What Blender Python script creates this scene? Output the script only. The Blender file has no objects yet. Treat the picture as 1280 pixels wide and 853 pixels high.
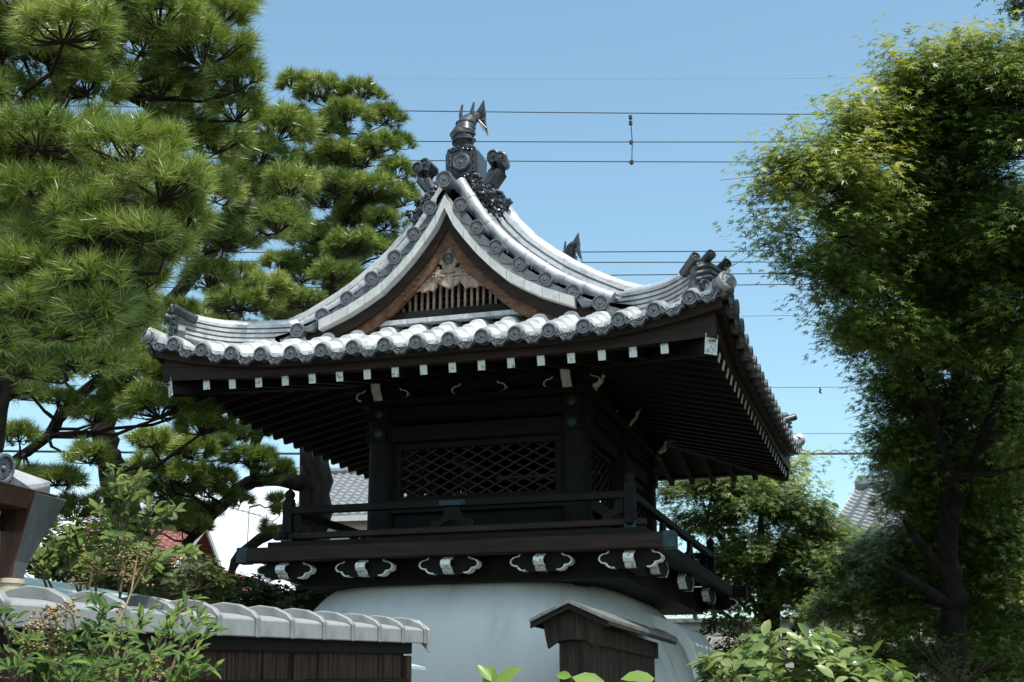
import bpy, bmesh, math, random
import numpy as np
from mathutils import Vector, Matrix
R = math.radians
random.seed(7)
rng = np.random.default_rng(11)
scene = bpy.context.scene
col = scene.collection

# ------------------------------------------------------------------ camera
cam_data = bpy.data.cameras.new('camera')
cam = bpy.data.objects.new('camera', cam_data)
col.objects.link(cam)
cam_data.lens = 46.125
cam_data.sensor_width = 36.0
cam_data.clip_start = 0.1
cam_data.clip_end = 3000.0
cam.location = (0.0, 0.0, 1.6)
cam.rotation_euler = (R(90 + 16.1), 0.0, R(16.9))
scene.camera = cam

# ------------------------------------------------------------------ sun, sky, exposure
SUN_EL, SUN_AZ = 65.0, -42.0          # azimuth measured from +X towards +Y
sd = Vector((math.cos(R(SUN_EL)) * math.cos(R(SUN_AZ)), math.cos(R(SUN_EL)) * math.sin(R(SUN_AZ)), math.sin(R(SUN_EL))))
sun_data = bpy.data.lights.new('sun', 'SUN')
sun_data.energy = 3.7
sun_data.angle = R(0.53)
sun_data.color = (1.0, 0.955, 0.88)
sun = bpy.data.objects.new('sun', sun_data)
col.objects.link(sun)
sun.rotation_euler = (-sd).to_track_quat('-Z', 'Y').to_euler()

world = bpy.data.worlds.new('World')
scene.world = world
world.use_nodes = True
wn, wl = world.node_tree.nodes, world.node_tree.links
wn.clear()
w_out = wn.new('ShaderNodeOutputWorld')
w_bg = wn.new('ShaderNodeBackground')
w_bg.inputs['Strength'].default_value = 0.15
sky = wn.new('ShaderNodeTexSky')
sky.sky_type = 'NISHITA'
sky.sun_disc = False
sky.sun_elevation = R(SUN_EL)
sky.sun_rotation = math.atan2(sd.x, sd.y)
sky.altitude = 50
sky.air_density = 1.0
sky.dust_density = 2.0
sky.ozone_density = 0.6
# low white cumulus far off to the left, in sky directions
tc = wn.new('ShaderNodeTexCoord')
sep = wn.new('ShaderNodeSeparateXYZ')
wl.new(tc.outputs['Generated'], sep.inputs[0])
noi = wn.new('ShaderNodeTexNoise')
noi.inputs['Scale'].default_value = 4.5
noi.inputs['Detail'].default_value = 7
noi.inputs['Roughness'].default_value = 0.55
wl.new(tc.outputs['Generated'], noi.inputs['Vector'])
elr = wn.new('ShaderNodeMapRange')
elr.inputs['From Min'].default_value = 0.235
elr.inputs['From Max'].default_value = 0.12
wl.new(sep.outputs['Z'], elr.inputs['Value'])
azr = wn.new('ShaderNodeMapRange')
azr.inputs['From Min'].default_value = -0.25
azr.inputs['From Max'].default_value = -0.40
wl.new(sep.outputs['X'], azr.inputs['Value'])
m1 = wn.new('ShaderNodeMath'); m1.operation = 'MULTIPLY'
wl.new(elr.outputs[0], m1.inputs[0]); wl.new(azr.outputs[0], m1.inputs[1])
m2 = wn.new('ShaderNodeMath'); m2.operation = 'ADD'
wl.new(noi.outputs['Fac'], m2.inputs[0]); wl.new(m1.outputs[0], m2.inputs[1])
clr = wn.new('ShaderNodeMapRange')
clr.inputs['From Min'].default_value = 1.0
clr.inputs['From Max'].default_value = 1.28
wl.new(m2.outputs[0], clr.inputs['Value'])
mixc = wn.new('ShaderNodeMix'); mixc.data_type = 'RGBA'
wl.new(clr.outputs[0], mixc.inputs['Factor'])
tint = wn.new('ShaderNodeMix'); tint.data_type = 'RGBA'; tint.blend_type = 'MULTIPLY'
tint.inputs['Factor'].default_value = 1.0
tint.inputs[7].default_value = (1.05, 1.235, 1.11, 1)      # summer haze: a paler, more cyan blue
wl.new(sky.outputs[0], tint.inputs[6])
wl.new(tint.outputs[2], mixc.inputs[6])
mixc.inputs[7].default_value = (6.3, 6.9, 7.3, 1)
wl.new(mixc.outputs[2], w_bg.inputs['Color'])
wl.new(w_bg.outputs[0], w_out.inputs['Surface'])

scene.view_settings.view_transform = 'Standard'
scene.view_settings.look = 'None'
scene.view_settings.gamma = 1.0
scene.view_settings.exposure = 0.5
scene.render.engine = 'CYCLES'
scene.cycles.max_bounces = 6
scene.cycles.transparent_max_bounces = 6

# ------------------------------------------------------------------ helpers
def tag(o, label=None, cat=None, group=None, kind=None):
    if label: o['label'] = label
    if cat: o['category'] = cat
    if group: o['group'] = group
    if kind: o['kind'] = kind
    return o

def empty(name, loc=(0, 0, 0), rz=0.0, label=None, cat=None, group=None):
    o = bpy.data.objects.new(name, None)
    o.empty_display_size = 0.2
    o.location = loc
    o.rotation_euler = (0, 0, rz)
    col.objects.link(o)
    return tag(o, label, cat, group)

def copy_child(o, parent, loc=None, rot=None):
    c = o.copy()
    col.objects.link(c)
    c.parent = parent
    if loc is not None: c.location = loc
    if rot is not None: c.rotation_euler = rot
    for ch in list(o.children):
        copy_child(ch, c)
    return c

class MB:
    """collects shapes, then builds them as one mesh object"""
    def __init__(s):
        s.v, s.f = [], []
    def add(s, vs, fs):
        b = len(s.v)
        s.v.extend([tuple(p) for p in vs])
        s.f.extend([tuple(i + b for i in q) for q in fs])
        return s
    def box(s, c, d, m=None):
        x, y, z = d[0] / 2, d[1] / 2, d[2] / 2
        vs = [Vector((i * x, j * y, k * z)) for k in (-1, 1) for j in (-1, 1) for i in (-1, 1)]
        if m is not None: vs = [m @ p for p in vs]
        vs = [p + Vector(c) for p in vs]
        return s.add(vs, [(0, 2, 3, 1), (4, 5, 7, 6), (0, 1, 5, 4), (2, 6, 7, 3), (0, 4, 6, 2), (1, 3, 7, 5)])
    def bar(s, a, b, w, h, up=(0, 0, 1)):
        a, b = Vector(a), Vector(b)
        return s.sweep([a, b], [(-w / 2, -h / 2), (w / 2, -h / 2), (w / 2, h / 2), (-w / 2, h / 2)], up)
    def sweep(s, pts, prof, up=(0, 0, 1), scales=None, closed=False):
        pts = [Vector(p) for p in pts]
        n, k = len(pts), len(prof)
        up = Vector(up)
        vs = []
        for i, p in enumerate(pts):
            if closed:
                t = pts[(i + 1) % n] - pts[i - 1]
            else:
                t = pts[min(i + 1, n - 1)] - pts[max(i - 1, 0)]
            t.normalize()
            a = t.cross(up)
            if a.length < 1e-4: a = t.cross(Vector((0.3, 1, 0.2)))
            a.normalize()
            b = a.cross(t).normalized()
            sc = scales[i] if scales else 1.0
            vs += [p + a * (q[0] * sc) + b * (q[1] * sc) for q in prof]
        fs = []
        for i in range(n if closed else n - 1):
            j = (i + 1) % n
            for q in range(k):
                r = (q + 1) % k
                fs.append((i * k + q, i * k + r, j * k + r, j * k + q))
        if not closed:
            fs.append(tuple(range(k))[::-1])
            fs.append(tuple(range((n - 1) * k, n * k)))
        return s.add(vs, fs)
    def tube(s, pts, radii, n=10):
        prof = [(math.cos(2 * math.pi * i / n), math.sin(2 * math.pi * i / n)) for i in range(n)]
        if not hasattr(radii, '__len__'): radii = [radii] * len(pts)
        return s.sweep(pts, prof, scales=list(radii))
    def lathe(s, prof, c=(0, 0, 0), n=20, m=None):
        vs, fs = [], []
        k = len(prof)
        for i in range(n):
            a = 2 * math.pi * i / n
            for r, z in prof:
                p = Vector((r * math.cos(a), r * math.sin(a), z))
                if m is not None: p = m @ p
                vs.append(p + Vector(c))
        for i in range(n):
            j = (i + 1) % n
            for q in range(k - 1):
                fs.append((i * k + q, j * k + q, j * k + q + 1, i * k + q + 1))
        return s.add(vs, fs)
    def prism(s, poly, o, ax, ay, d):
        """poly in (a,b), placed at o along ax, ay and extruded by vector d"""
        o, ax, ay, d = Vector(o), Vector(ax), Vector(ay), Vector(d)
        n = len(poly)
        p0 = [o + ax * a + ay * b for a, b in poly]
        vs = p0 + [p + d for p in p0]
        fs = [tuple(range(n)), tuple(range(n, 2 * n))[::-1]]
        fs += [(i, i + n, (i + 1) % n + n, (i + 1) % n) for i in range(n)]
        return s.add(vs, fs)
    def build(s, name, mat, parent=None, smooth=False, bevel=0.0, loc=None, rot=None):
        me = bpy.data.meshes.new(name)
        me.from_pydata(s.v, [], s.f)
        bm = bmesh.new(); bm.from_mesh(me)
        bmesh.ops.recalc_face_normals(bm, faces=bm.faces)
        bm.to_mesh(me); bm.free()
        me.materials.append(mat)
        o = bpy.data.objects.new(name, me)
        col.objects.link(o)
        if parent is not None: o.parent = parent
        if loc is not None: o.location = loc
        if rot is not None: o.rotation_euler = rot
        if smooth:
            me.polygons.foreach_set('use_smooth', [True] * len(me.polygons))
            me.set_sharp_from_angle(angle=R(38))
        if bevel:
            b = o.modifiers.new('bevel', 'BEVEL'); b.width = bevel; b.segments = 1; b.limit_method = 'ANGLE'
        return o

def np_mesh(name, verts, loops, sizes, mat, parent=None, smooth=False):
    me = bpy.data.meshes.new(name)
    verts = np.asarray(verts, dtype=np.float32).reshape(-1, 3)
    loops = np.asarray(loops, dtype=np.int32).ravel()
    sizes = np.asarray(sizes, dtype=np.int32).ravel()
    me.vertices.add(len(verts)); me.vertices.foreach_set('co', verts.ravel())
    me.loops.add(len(loops)); me.loops.foreach_set('vertex_index', loops)
    me.polygons.add(len(sizes))
    st = np.zeros(len(sizes), dtype=np.int32); st[1:] = np.cumsum(sizes)[:-1]
    me.polygons.foreach_set('loop_start', st)
    me.update(calc_edges=True)
    me.validate()
    if smooth: me.polygons.foreach_set('use_smooth', [True] * len(me.polygons))
    me.materials.append(mat)
    o = bpy.data.objects.new(name, me)
    col.objects.link(o)
    if parent is not None: o.parent = parent
    return o

# ------------------------------------------------------------------ materials
def new_mat(name):
    m = bpy.data.materials.new(name)
    m.use_nodes = True
    nt = m.node_tree
    return m, nt.nodes, nt.links, nt.nodes['Principled BSDF']

def ramp(nodes, stops):
    r = nodes.new('ShaderNodeValToRGB')
    e = r.color_ramp.elements
    while len(e) < len(stops): e.new(0.5)
    for i, (p, c) in enumerate(stops):
        e[i].position = p; e[i].color = (*c, 1)
    return r

def surf(name, c1, c2, scale=6.0, stretch=(1, 1, 1), rough=0.6, bump=0.15, spec=0.4, metal=0.0, c3=None, detail=6, island=0.0, c_lo=0.32, c_hi=0.7, bscale=None):
    m, n, l, b = new_mat(name)
    t = n.new('ShaderNodeTexCoord'); mp = n.new('ShaderNodeMapping')
    mp.inputs['Scale'].default_value = stretch
    l.new(t.outputs['Object'], mp.inputs['Vector'])
    no = n.new('ShaderNodeTexNoise')
    no.inputs['Scale'].default_value = scale; no.inputs['Detail'].default_value = detail; no.inputs['Roughness'].default_value = 0.62
    l.new(mp.outputs[0], no.inputs['Vector'])
    stops = [(c_lo, c1), (c_hi, c2)]
    if c3: stops = [(c_lo, c1), ((c_lo + c_hi) / 2, c2), (c_hi, c3)]
    r = ramp(n, stops)
    l.new(no.outputs['Fac'], r.inputs['Fac'])
    out = r.outputs['Color']
    if island:
        g = n.new('ShaderNodeNewGeometry')
        mr = n.new('ShaderNodeMapRange')
        mr.inputs['To Min'].default_value = 1 - island; mr.inputs['To Max'].default_value = 1 + island
        l.new(g.outputs['Random Per Island'], mr.inputs['Value'])
        hv = n.new('ShaderNodeHueSaturation')
        l.new(out, hv.inputs['Color']); l.new(mr.outputs[0], hv.inputs['Value'])
        out = hv.outputs['Color']
    l.new(out, b.inputs['Base Color'])
    b.inputs['Roughness'].default_value = rough
    b.inputs['Specular IOR Level'].default_value = spec
    b.inputs['Metallic'].default_value = metal
    if bump:
        no2 = no
        if bscale:
            no2 = n.new('ShaderNodeTexNoise'); no2.inputs['Scale'].default_value = bscale; no2.inputs['Detail'].default_value = 5
            l.new(mp.outputs[0], no2.inputs['Vector'])
        bp = n.new('ShaderNodeBump'); bp.inputs['Strength'].default_value = bump; bp.inputs['Distance'].default_value = 0.02
        l.new(no2.outputs['Fac'], bp.inputs['Height']); l.new(bp.outputs[0], b.inputs['Normal'])
    return m

def leaf_mat(name, stops, rough=0.45, trans=0.35, spec=0.4, tscale=1.2):
    """leaf colour varies leaf by leaf and slowly through the crown; thin leaves pass light"""
    m, n, l, b = new_mat(name)
    g = n.new('ShaderNodeNewGeometry')
    t = n.new('ShaderNodeTexCoord')
    no = n.new('ShaderNodeTexNoise'); no.inputs['Scale'].default_value = tscale; no.inputs['Detail'].default_value = 3
    l.new(t.outputs['Object'], no.inputs['Vector'])
    ad = n.new('ShaderNodeMath'); ad.operation = 'MULTIPLY_ADD'
    l.new(g.outputs['Random Per Island'], ad.inputs[0]); ad.inputs[1].default_value = 0.55
    mr = n.new('ShaderNodeMapRange'); mr.inputs['From Min'].default_value = 0.3; mr.inputs['From Max'].default_value = 0.7; mr.inputs['To Max'].default_value = 0.45
    l.new(no.outputs['Fac'], mr.inputs['Value']); l.new(mr.outputs[0], ad.inputs[2])
    r = ramp(n, stops)
    l.new(ad.outputs[0], r.inputs['Fac'])
    l.new(r.outputs['Color'], b.inputs['Base Color'])
    b.inputs['Roughness'].default_value = rough
    b.inputs['Specular IOR Level'].default_value = spec
    tr = n.new('ShaderNodeBsdfTranslucent')
    hs = n.new('ShaderNodeHueSaturation'); hs.inputs['Saturation'].default_value = 1.15; hs.inputs['Value'].default_value = 1.5
    l.new(r.outputs['Color'], hs.inputs['Color']); l.new(hs.outputs['Color'], tr.inputs['Color'])
    mx = n.new('ShaderNodeMixShader'); mx.inputs[0].default_value = trans
    l.new(b.outputs[0], mx.inputs[1]); l.new(tr.outputs[0], mx.inputs[2])
    l.new(mx.outputs[0], n['Material Output'].inputs['Surface'])
    return m

M = {}
PITCH_T = .30
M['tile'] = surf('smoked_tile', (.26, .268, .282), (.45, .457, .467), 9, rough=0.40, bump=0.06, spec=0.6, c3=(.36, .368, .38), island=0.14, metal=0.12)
def cellwise(m, size, lo, hi):
    """tone differs tile by tile, as on a hand fired roof, with a few dark weather stains"""
    n, l = m.node_tree.nodes, m.node_tree.links
    b = n['Principled BSDF']
    src = b.inputs['Base Color'].links[0].from_socket
    t = n.new('ShaderNodeTexCoord')
    v1 = n.new('ShaderNodeVectorMath'); v1.operation = 'MULTIPLY'; v1.inputs[1].default_value = (1 / size, 1 / size, 0)
    v2 = n.new('ShaderNodeVectorMath'); v2.operation = 'ADD'; v2.inputs[1].default_value = (.5, .5, 0)
    v3 = n.new('ShaderNodeVectorMath'); v3.operation = 'FLOOR'
    l.new(t.outputs['Object'], v1.inputs[0]); l.new(v1.outputs[0], v2.inputs[0]); l.new(v2.outputs[0], v3.inputs[0])
    w = n.new('ShaderNodeTexWhiteNoise'); w.noise_dimensions = '3D'
    l.new(v3.outputs[0], w.inputs['Vector'])
    mr = n.new('ShaderNodeMapRange'); mr.inputs['To Min'].default_value = lo; mr.inputs['To Max'].default_value = hi
    l.new(w.outputs['Value'], mr.inputs['Value'])
    no = n.new('ShaderNodeTexNoise'); no.inputs['Scale'].default_value = 3.2; no.inputs['Detail'].default_value = 9; no.inputs['Roughness'].default_value = .7
    l.new(t.outputs['Object'], no.inputs['Vector'])
    m2 = n.new('ShaderNodeMapRange'); m2.inputs['From Min'].default_value = .60; m2.inputs['From Max'].default_value = .72; m2.inputs['To Min'].default_value = 1.0; m2.inputs['To Max'].default_value = .78
    l.new(no.outputs['Fac'], m2.inputs['Value'])
    mm = n.new('ShaderNodeMath'); mm.operation = 'MULTIPLY'
    l.new(mr.outputs[0], mm.inputs[0]); l.new(m2.outputs[0], mm.inputs[1])
    h = n.new('ShaderNodeHueSaturation')
    l.new(src, h.inputs['Color']); l.new(mm.outputs[0], h.inputs['Value'])
    l.new(h.outputs['Color'], b.inputs['Base Color'])
cellwise(M['tile'], PITCH_T, .84, 1.12)
M['tile_top'] = surf('sunlit_roof_tile', (.36, .365, .375), (.58, .585, .59), 9, rough=0.45, bump=0.06, spec=0.55, c3=(.48, .485, .49))  # paler copy of the smoked tile; sun on the slope is in its colour
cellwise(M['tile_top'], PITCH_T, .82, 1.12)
M['cap_tile'] = surf('fence_cap_tile', (.19, .195, .20), (.27, .275, .28), 8, rough=0.5, bump=0.08, spec=0.45, c3=(.23, .235, .24), island=0.1)
M['tile_dark'] = surf('smoked_tile_ornament', (.018, .021, .027), (.055, .06, .07), 14, rough=0.36, bump=0.12, spec=0.55)
M['tile_face'] = surf('smoked_tile_face', (.06, .067, .078), (.16, .17, .185), 22, rough=0.5, bump=0.12, spec=0.45)
M['verge_white'] = surf('pale_verge_tile', (.40, .40, .39), (.56, .56, .55), 12, rough=0.5, bump=0.05, spec=0.4, island=0.05)
M['plaster'] = surf('white_plaster', (.50, .50, .49), (.62, .625, .62), 1.7, stretch=(2.4, 2.4, .5), rough=0.75, bump=0.05, spec=0.25, c3=(.67, .675, .67), c_lo=.25, c_hi=.6, bscale=3.0)
M['verge_plaster'] = surf('verge_plaster', (.26, .245, .23), (.40, .385, .37), 7, rough=0.8, bump=0.08, spec=0.2)
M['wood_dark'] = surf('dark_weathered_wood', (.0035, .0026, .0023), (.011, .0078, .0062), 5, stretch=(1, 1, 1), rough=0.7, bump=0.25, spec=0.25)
M['wood_red'] = surf('reddish_weathered_wood', (.009, .005, .0038), (.042, .021, .013), 7, stretch=(.35, 2, 3), rough=0.65, bump=0.3, spec=0.3)
M['wood_gable'] = surf('gable_wood', (.04, .018, .010), (.20, .095, .048), 8, stretch=(1.5, 2, 3.5), rough=0.6, bump=0.3, spec=0.3)
M['wood_pale'] = surf('sun_bleached_wood', (.18, .125, .095), (.46, .35, .28), 12, stretch=(2, 2, .5), rough=0.7, bump=0.2, spec=0.2)
M['white_paint'] = surf('flaking_white_paint', (.30, .29, .27), (.80, .80, .78), 26, rough=0.7, bump=0.15, spec=0.25, c_lo=.36, c_hi=.47)
M['cream_paint'] = surf('yellowed_white_paint', (.42, .40, .33), (.68, .66, .56), 14, rough=0.7, bump=0.1, spec=0.25)
M['verdigris'] = surf('verdigris_copper', (.014, .03, .037), (.035, .08, .09), 14, rough=0.5, bump=0.2, spec=0.4, metal=0.3)
M['fence_wood'] = surf('fence_bark_wood', (.010, .007, .005), (.13, .08, .055), 14, stretch=(6, 6, .25), rough=0.85, bump=0.6, spec=0.15)
M['shed_wood'] = surf('plank_wood', (.012, .009, .0075), (.075, .055, .042), 7, stretch=(4, 4, .35), rough=0.75, bump=0.35, spec=0.2)
M['shed_roof'] = surf('weathered_roof_board', (.10, .10, .10), (.22, .215, .21), 10, stretch=(2, .5, 2), rough=0.6, bump=0.15, spec=0.4)
M['copper_brown'] = surf('oxidised_copper', (.035, .017, .011), (.11, .055, .036), 6, stretch=(2, 2, .5), rough=0.45, bump=0.05, spec=0.5, metal=0.3)
M['copper_lit'] = surf('sunlit_copper_sheet', (.12, .135, .145), (.24, .26, .27), 5, stretch=(2, 2, .4), rough=0.38, bump=0.04, spec=0.5, metal=0.5)  # same copper in greyer tone, sunlight put into the colour
M['pipe'] = surf('cream_pipe', (.46, .38, .28), (.58, .49, .38), 8, rough=0.5, bump=0.03)
M['bark'] = surf('pine_bark', (.010, .008, .007), (.055, .042, .035), 9, stretch=(1, 1, .45), rough=0.9, bump=1.0, spec=0.15)
M['bark_smooth'] = surf('maple_bark', (.010, .009, .008), (.036, .031, .027), 8, rough=0.85, bump=0.5, spec=0.15)
M['stem'] = surf('green_brown_stem', (.08, .06, .03), (.16, .12, .07), 20, rough=0.7, bump=0.2)
M['needle'] = leaf_mat('pine_needles', [(0.0, (.04, .068, .018)), (.45, (.17, .235, .045)), (.8, (.36, .41, .10)), (1.0, (.58, .54, .22))], rough=0.32, trans=0.14, spec=0.5, tscale=1.6)
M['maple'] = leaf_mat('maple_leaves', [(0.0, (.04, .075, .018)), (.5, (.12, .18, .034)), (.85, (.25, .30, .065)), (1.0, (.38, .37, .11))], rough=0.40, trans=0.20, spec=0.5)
M['maple_sun'] = leaf_mat('maple_leaves_sunlit_yellowing', [(0.0, (.13, .18, .035)), (.5, (.28, .32, .07)), (.85, (.44, .42, .12)), (1.0, (.55, .38, .18))], rough=0.42, trans=0.36, spec=0.45)  # yellowing leaves, brightened so sun on the outer crown is in their colour
M['maple_far'] = leaf_mat('far_maple_leaves', [(0.0, (.04, .08, .02)), (.5, (.10, .15, .033)), (.85, (.20, .23, .055)), (1.0, (.27, .28, .085))], rough=0.45, trans=0.36, spec=0.4, tscale=0.8)
M['camellia'] = leaf_mat('camellia_leaves', [(0.0, (.06, .11, .03)), (.5, (.15, .21, .055)), (.9, (.28, .32, .11)), (1.0, (.42, .30, .09))], rough=0.28, trans=0.25, spec=0.6, tscale=4)
M['sprig'] = leaf_mat('young_leaves', [(0.0, (.14, .24, .045)), (1.0, (.24, .34, .08))], rough=0.35, trans=0.4, spec=0.4)
M['nandina'] = leaf_mat('nandina_leaves', [(0.0, (.03, .075, .024)), (.5, (.075, .14, .03)), (1.0, (.21, .27, .05))], rough=0.5, trans=0.34, spec=0.22, tscale=5)
M['vine'] = leaf_mat('shrub_leaves', [(0.0, (.05, .09, .028)), (.5, (.11, .16, .035)), (1.0, (.21, .24, .06))], rough=0.48, trans=0.34, spec=0.25, tscale=4)
M['berry'] = surf('seed_heads', (.16, .11, .045), (.34, .26, .12), 40, rough=0.7, bump=0.0, island=0.3)
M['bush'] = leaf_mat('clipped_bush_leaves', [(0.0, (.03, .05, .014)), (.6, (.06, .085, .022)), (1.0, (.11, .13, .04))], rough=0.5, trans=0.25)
M['red_tile'] = surf('red_roof_tile', (.16, .055, .045), (.30, .12, .10), 6, rough=0.6, bump=0.2)
M['grey_tile'] = surf('grey_roof_tile', (.14, .15, .16), (.24, .25, .26), 6, rough=0.55, bump=0.15)
M['house_wall'] = surf('house_render', (.48, .46, .42), (.62, .60, .56), 3, rough=0.85, bump=0.05)
M['teal'] = surf('pale_green_metal', (.38, .48, .44), (.52, .62, .57), 4, rough=0.5, bump=0.03)
M['cable'] = surf('cable_sheath', (.02, .025, .03), (.04, .045, .05), 5, rough=0.6, bump=0)
M['glass'] = surf('window_glass', (.02, .025, .03), (.04, .05, .06), 3, rough=0.1, bump=0, spec=0.6)
M['ground'] = surf('mossy_garden_soil', (.02, .024, .012), (.06, .055, .034), 2.5, rough=0.95, bump=0.4)
M['gravel'] = surf('raked_gravel', (.10, .095, .085), (.2, .19, .17), 60, rough=0.95, bump=0.5)
M['metal'] = surf('thin_metal', (.25, .25, .26), (.4, .4, .4), 6, rough=0.4, bump=0, metal=0.8)
# world positions of crown clumps (x, y, z, rx, rz), limbs and cables
PINE_A = [
 (-4.92, 5.96, 5.75, 0.29, 0.15), (-4.46, 5.76, 5.43, 0.32, 0.16), (-4.68, 6.4, 5.95, 0.26, 0.13), (-4.44, 6.68, 6.01, 0.31, 0.16),
 (-4.28, 7.09, 6.24, 0.27, 0.15), (-4.22, 7.27, 6.42, 0.15, 0.11), (-4.28, 6.98, 5.88, 0.38, 0.2), (-4.09, 7.09, 5.72, 0.19, 0.19),
 (-4.92, 6.22, 5.59, 0.3, 0.15), (-4.81, 6.5, 5.49, 0.26, 0.13), (-4.68, 7.11, 5.76, 0.33, 0.15), (-4.19, 7.31, 5.61, 0.2, 0.16),
 (-4.4, 5.57, 4.66, 0.33, 0.14), (-4.62, 5.73, 4.63, 0.23, 0.14), (-3.81, 5.58, 4.51, 0.3, 0.15), (-3.63, 5.59, 4.29, 0.29, 0.17),
 (-3.61, 5.84, 4.21, 0.16, 0.14), (-4.27, 5.89, 4.83, 0.21, 0.11), (-4.34, 5.76, 4.09, 0.29, 0.18), (-4.71, 5.81, 4.29, 0.13, 0.17),
 (-4.4, 6.11, 4.32, 0.23, 0.17), (-4.08, 6.05, 4.11, 0.27, 0.16), (-4.01, 6.26, 4.23, 0.18, 0.15), (-4.93, 6.23, 4.11, 0.24, 0.14),
 (-4.61, 6.34, 4.07, 0.29, 0.15), (-4.5, 6.58, 4.12, 0.22, 0.12), (-4.96, 5.62, 5.03, 0.23, 0.18), (-4.82, 5.61, 4.46, 0.22, 0.18),
 (-5.25, 5.86, 5.72, 0.24, 0.2), (-5.24, 6.29, 5.39, 0.25, 0.15), (-4.68, 7.39, 5.56, 0.31, 0.14), (-5.18, 6.13, 5.63, 0.25, 0.2),
 (-4.96, 6.59, 5.76, 0.26, 0.16), (-4.87, 7.16, 6.13, 0.28, 0.17), (-4.84, 7.67, 5.93, 0.29, 0.18), (-4.54, 7.65, 5.56, 0.26, 0.17),
 (-4.86, 6.67, 4.9, 0.28, 0.18), (-5.12, 6.63, 4.75, 0.26, 0.18), (-4.54, 6.84, 4.65, 0.28, 0.18), (-4.5, 6.42, 4.65, 0.24, 0.15),
 (-5.34, 6.65, 4.45, 0.23, 0.15), (-5.36, 7.13, 4.28, 0.32, 0.13), (-4.76, 6.87, 4.33, 0.31, 0.15), (-4.26, 6.71, 4.63, 0.22, 0.17),
 (-5.12, 6.13, 4.97, 0.2, 0.2), (-4.67, 7.91, 5.31, 0.21, 0.18), (-5.58, 7.1, 4.18, 0.32, 0.13), (-5.41, 7.57, 4.23, 0.31, 0.12),
 (-5.02, 7.47, 4.23, 0.2, 0.1), (-5.88, 7.26, 4.08, 0.22, 0.12), (-5.29, 6.95, 4.24, 0.26, 0.14), (-4.96, 7.27, 4.25, 0.27, 0.13),
 (-4.3, 5.62, 3.88, 0.26, 0.13), (-3.94, 5.58, 4.02, 0.23, 0.12), (-3.68, 5.55, 4.02, 0.19, 0.11), (-4.41, 5.48, 3.88, 0.19, 0.13),
 (-4.03, 5.51, 4.15, 0.21, 0.11), (-4.64, 6.08, 3.83, 0.27, 0.11), (-4.33, 6.16, 3.85, 0.2, 0.09), (-3.98, 6.02, 3.97, 0.14, 0.1),
 (-4.32, 5.49, 4.31, 0.21, 0.12), (-5.47, 6.99, 3.92, 0.24, 0.1), (-5.56, 7.66, 4.15, 0.24, 0.1), (-5.95, 7.53, 3.81, 0.18, 0.1),
 (-5.95, 7.91, 4.02, 0.18, 0.08), (-5.19, 7.46, 4.1, 0.19, 0.1), (-4.37, 5.55, 3.68, 0.25, 0.11), (-3.98, 5.53, 3.79, 0.23, 0.11),
 (-3.96, 5.77, 3.73, 0.17, 0.09), (-3.9, 5.95, 3.91, 0.13, 0.09), (-4.28, 5.71, 3.59, 0.23, 0.09), (-4.53, 5.65, 3.57, 0.17, 0.1),
 (-4.15, 5.85, 3.63, 0.19, 0.08), (-3.69, 5.77, 4.01, 0.15, 0.1), (-4.76, 6.03, 3.5, 0.2, 0.08), (-4.59, 6.27, 3.6, 0.19, 0.07),
 (-4.39, 6.33, 3.6, 0.14, 0.06), (-4.78, 5.78, 3.58, 0.18, 0.11), (-3.95, 5.58, 3.65, 0.19, 0.09),
]
PINE_B = [
 (-5.83, 10.97, 7.33, 0.41, 0.24), (-6.05, 10.98, 7.05, 0.41, 0.24), (-5.53, 10.74, 6.59, 0.27, 0.23), (-5.66, 10.8, 6.25, 0.31, 0.23),
 (-6.22, 11.0, 6.82, 0.32, 0.24), (-6.42, 11.57, 6.53, 0.42, 0.25), (-6.85, 11.59, 6.05, 0.35, 0.2), (-7.81, 10.92, 5.49, 0.41, 0.16),
 (-8.53, 11.28, 5.4, 0.38, 0.19), (-7.53, 11.1, 5.18, 0.41, 0.16), (-8.81, 11.34, 4.91, 0.32, 0.19), (-7.2, 11.07, 4.9, 0.4, 0.22),
 (-6.91, 10.94, 4.52, 0.5, 0.23), (-6.56, 11.11, 4.34, 0.31, 0.17), (-7.57, 11.24, 4.68, 0.32, 0.26), (-7.52, 12.0, 5.83, 0.39, 0.17),
 (-6.92, 11.47, 6.37, 0.38, 0.24), (-8.01, 11.42, 5.09, 0.25, 0.15), (-8.95, 11.07, 5.64, 0.34, 0.21), (-6.57, 11.36, 6.38, 0.33, 0.25),
 (-6.09, 11.27, 6.78, 0.33, 0.25), (-6.77, 11.28, 4.63, 0.32, 0.18), (-8.0, 10.22, 4.75, 0.3, 0.17), (-8.37, 10.78, 4.3, 0.24, 0.13),
 (-8.09, 10.97, 4.69, 0.24, 0.11), (-8.77, 11.31, 3.97, 0.33, 0.16), (-7.86, 10.93, 5.04, 0.32, 0.14), (-7.41, 11.19, 5.37, 0.33, 0.15),
 (-6.88, 11.06, 4.87, 0.29, 0.16), (-7.75, 11.12, 4.54, 0.24, 0.16), (-8.19, 11.17, 3.92, 0.32, 0.14), (-7.73, 11.04, 4.1, 0.25, 0.14),
 (-8.27, 11.66, 3.67, 0.33, 0.17), (-8.71, 11.55, 3.59, 0.3, 0.15), (-7.82, 11.75, 3.83, 0.28, 0.15),
]
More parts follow.
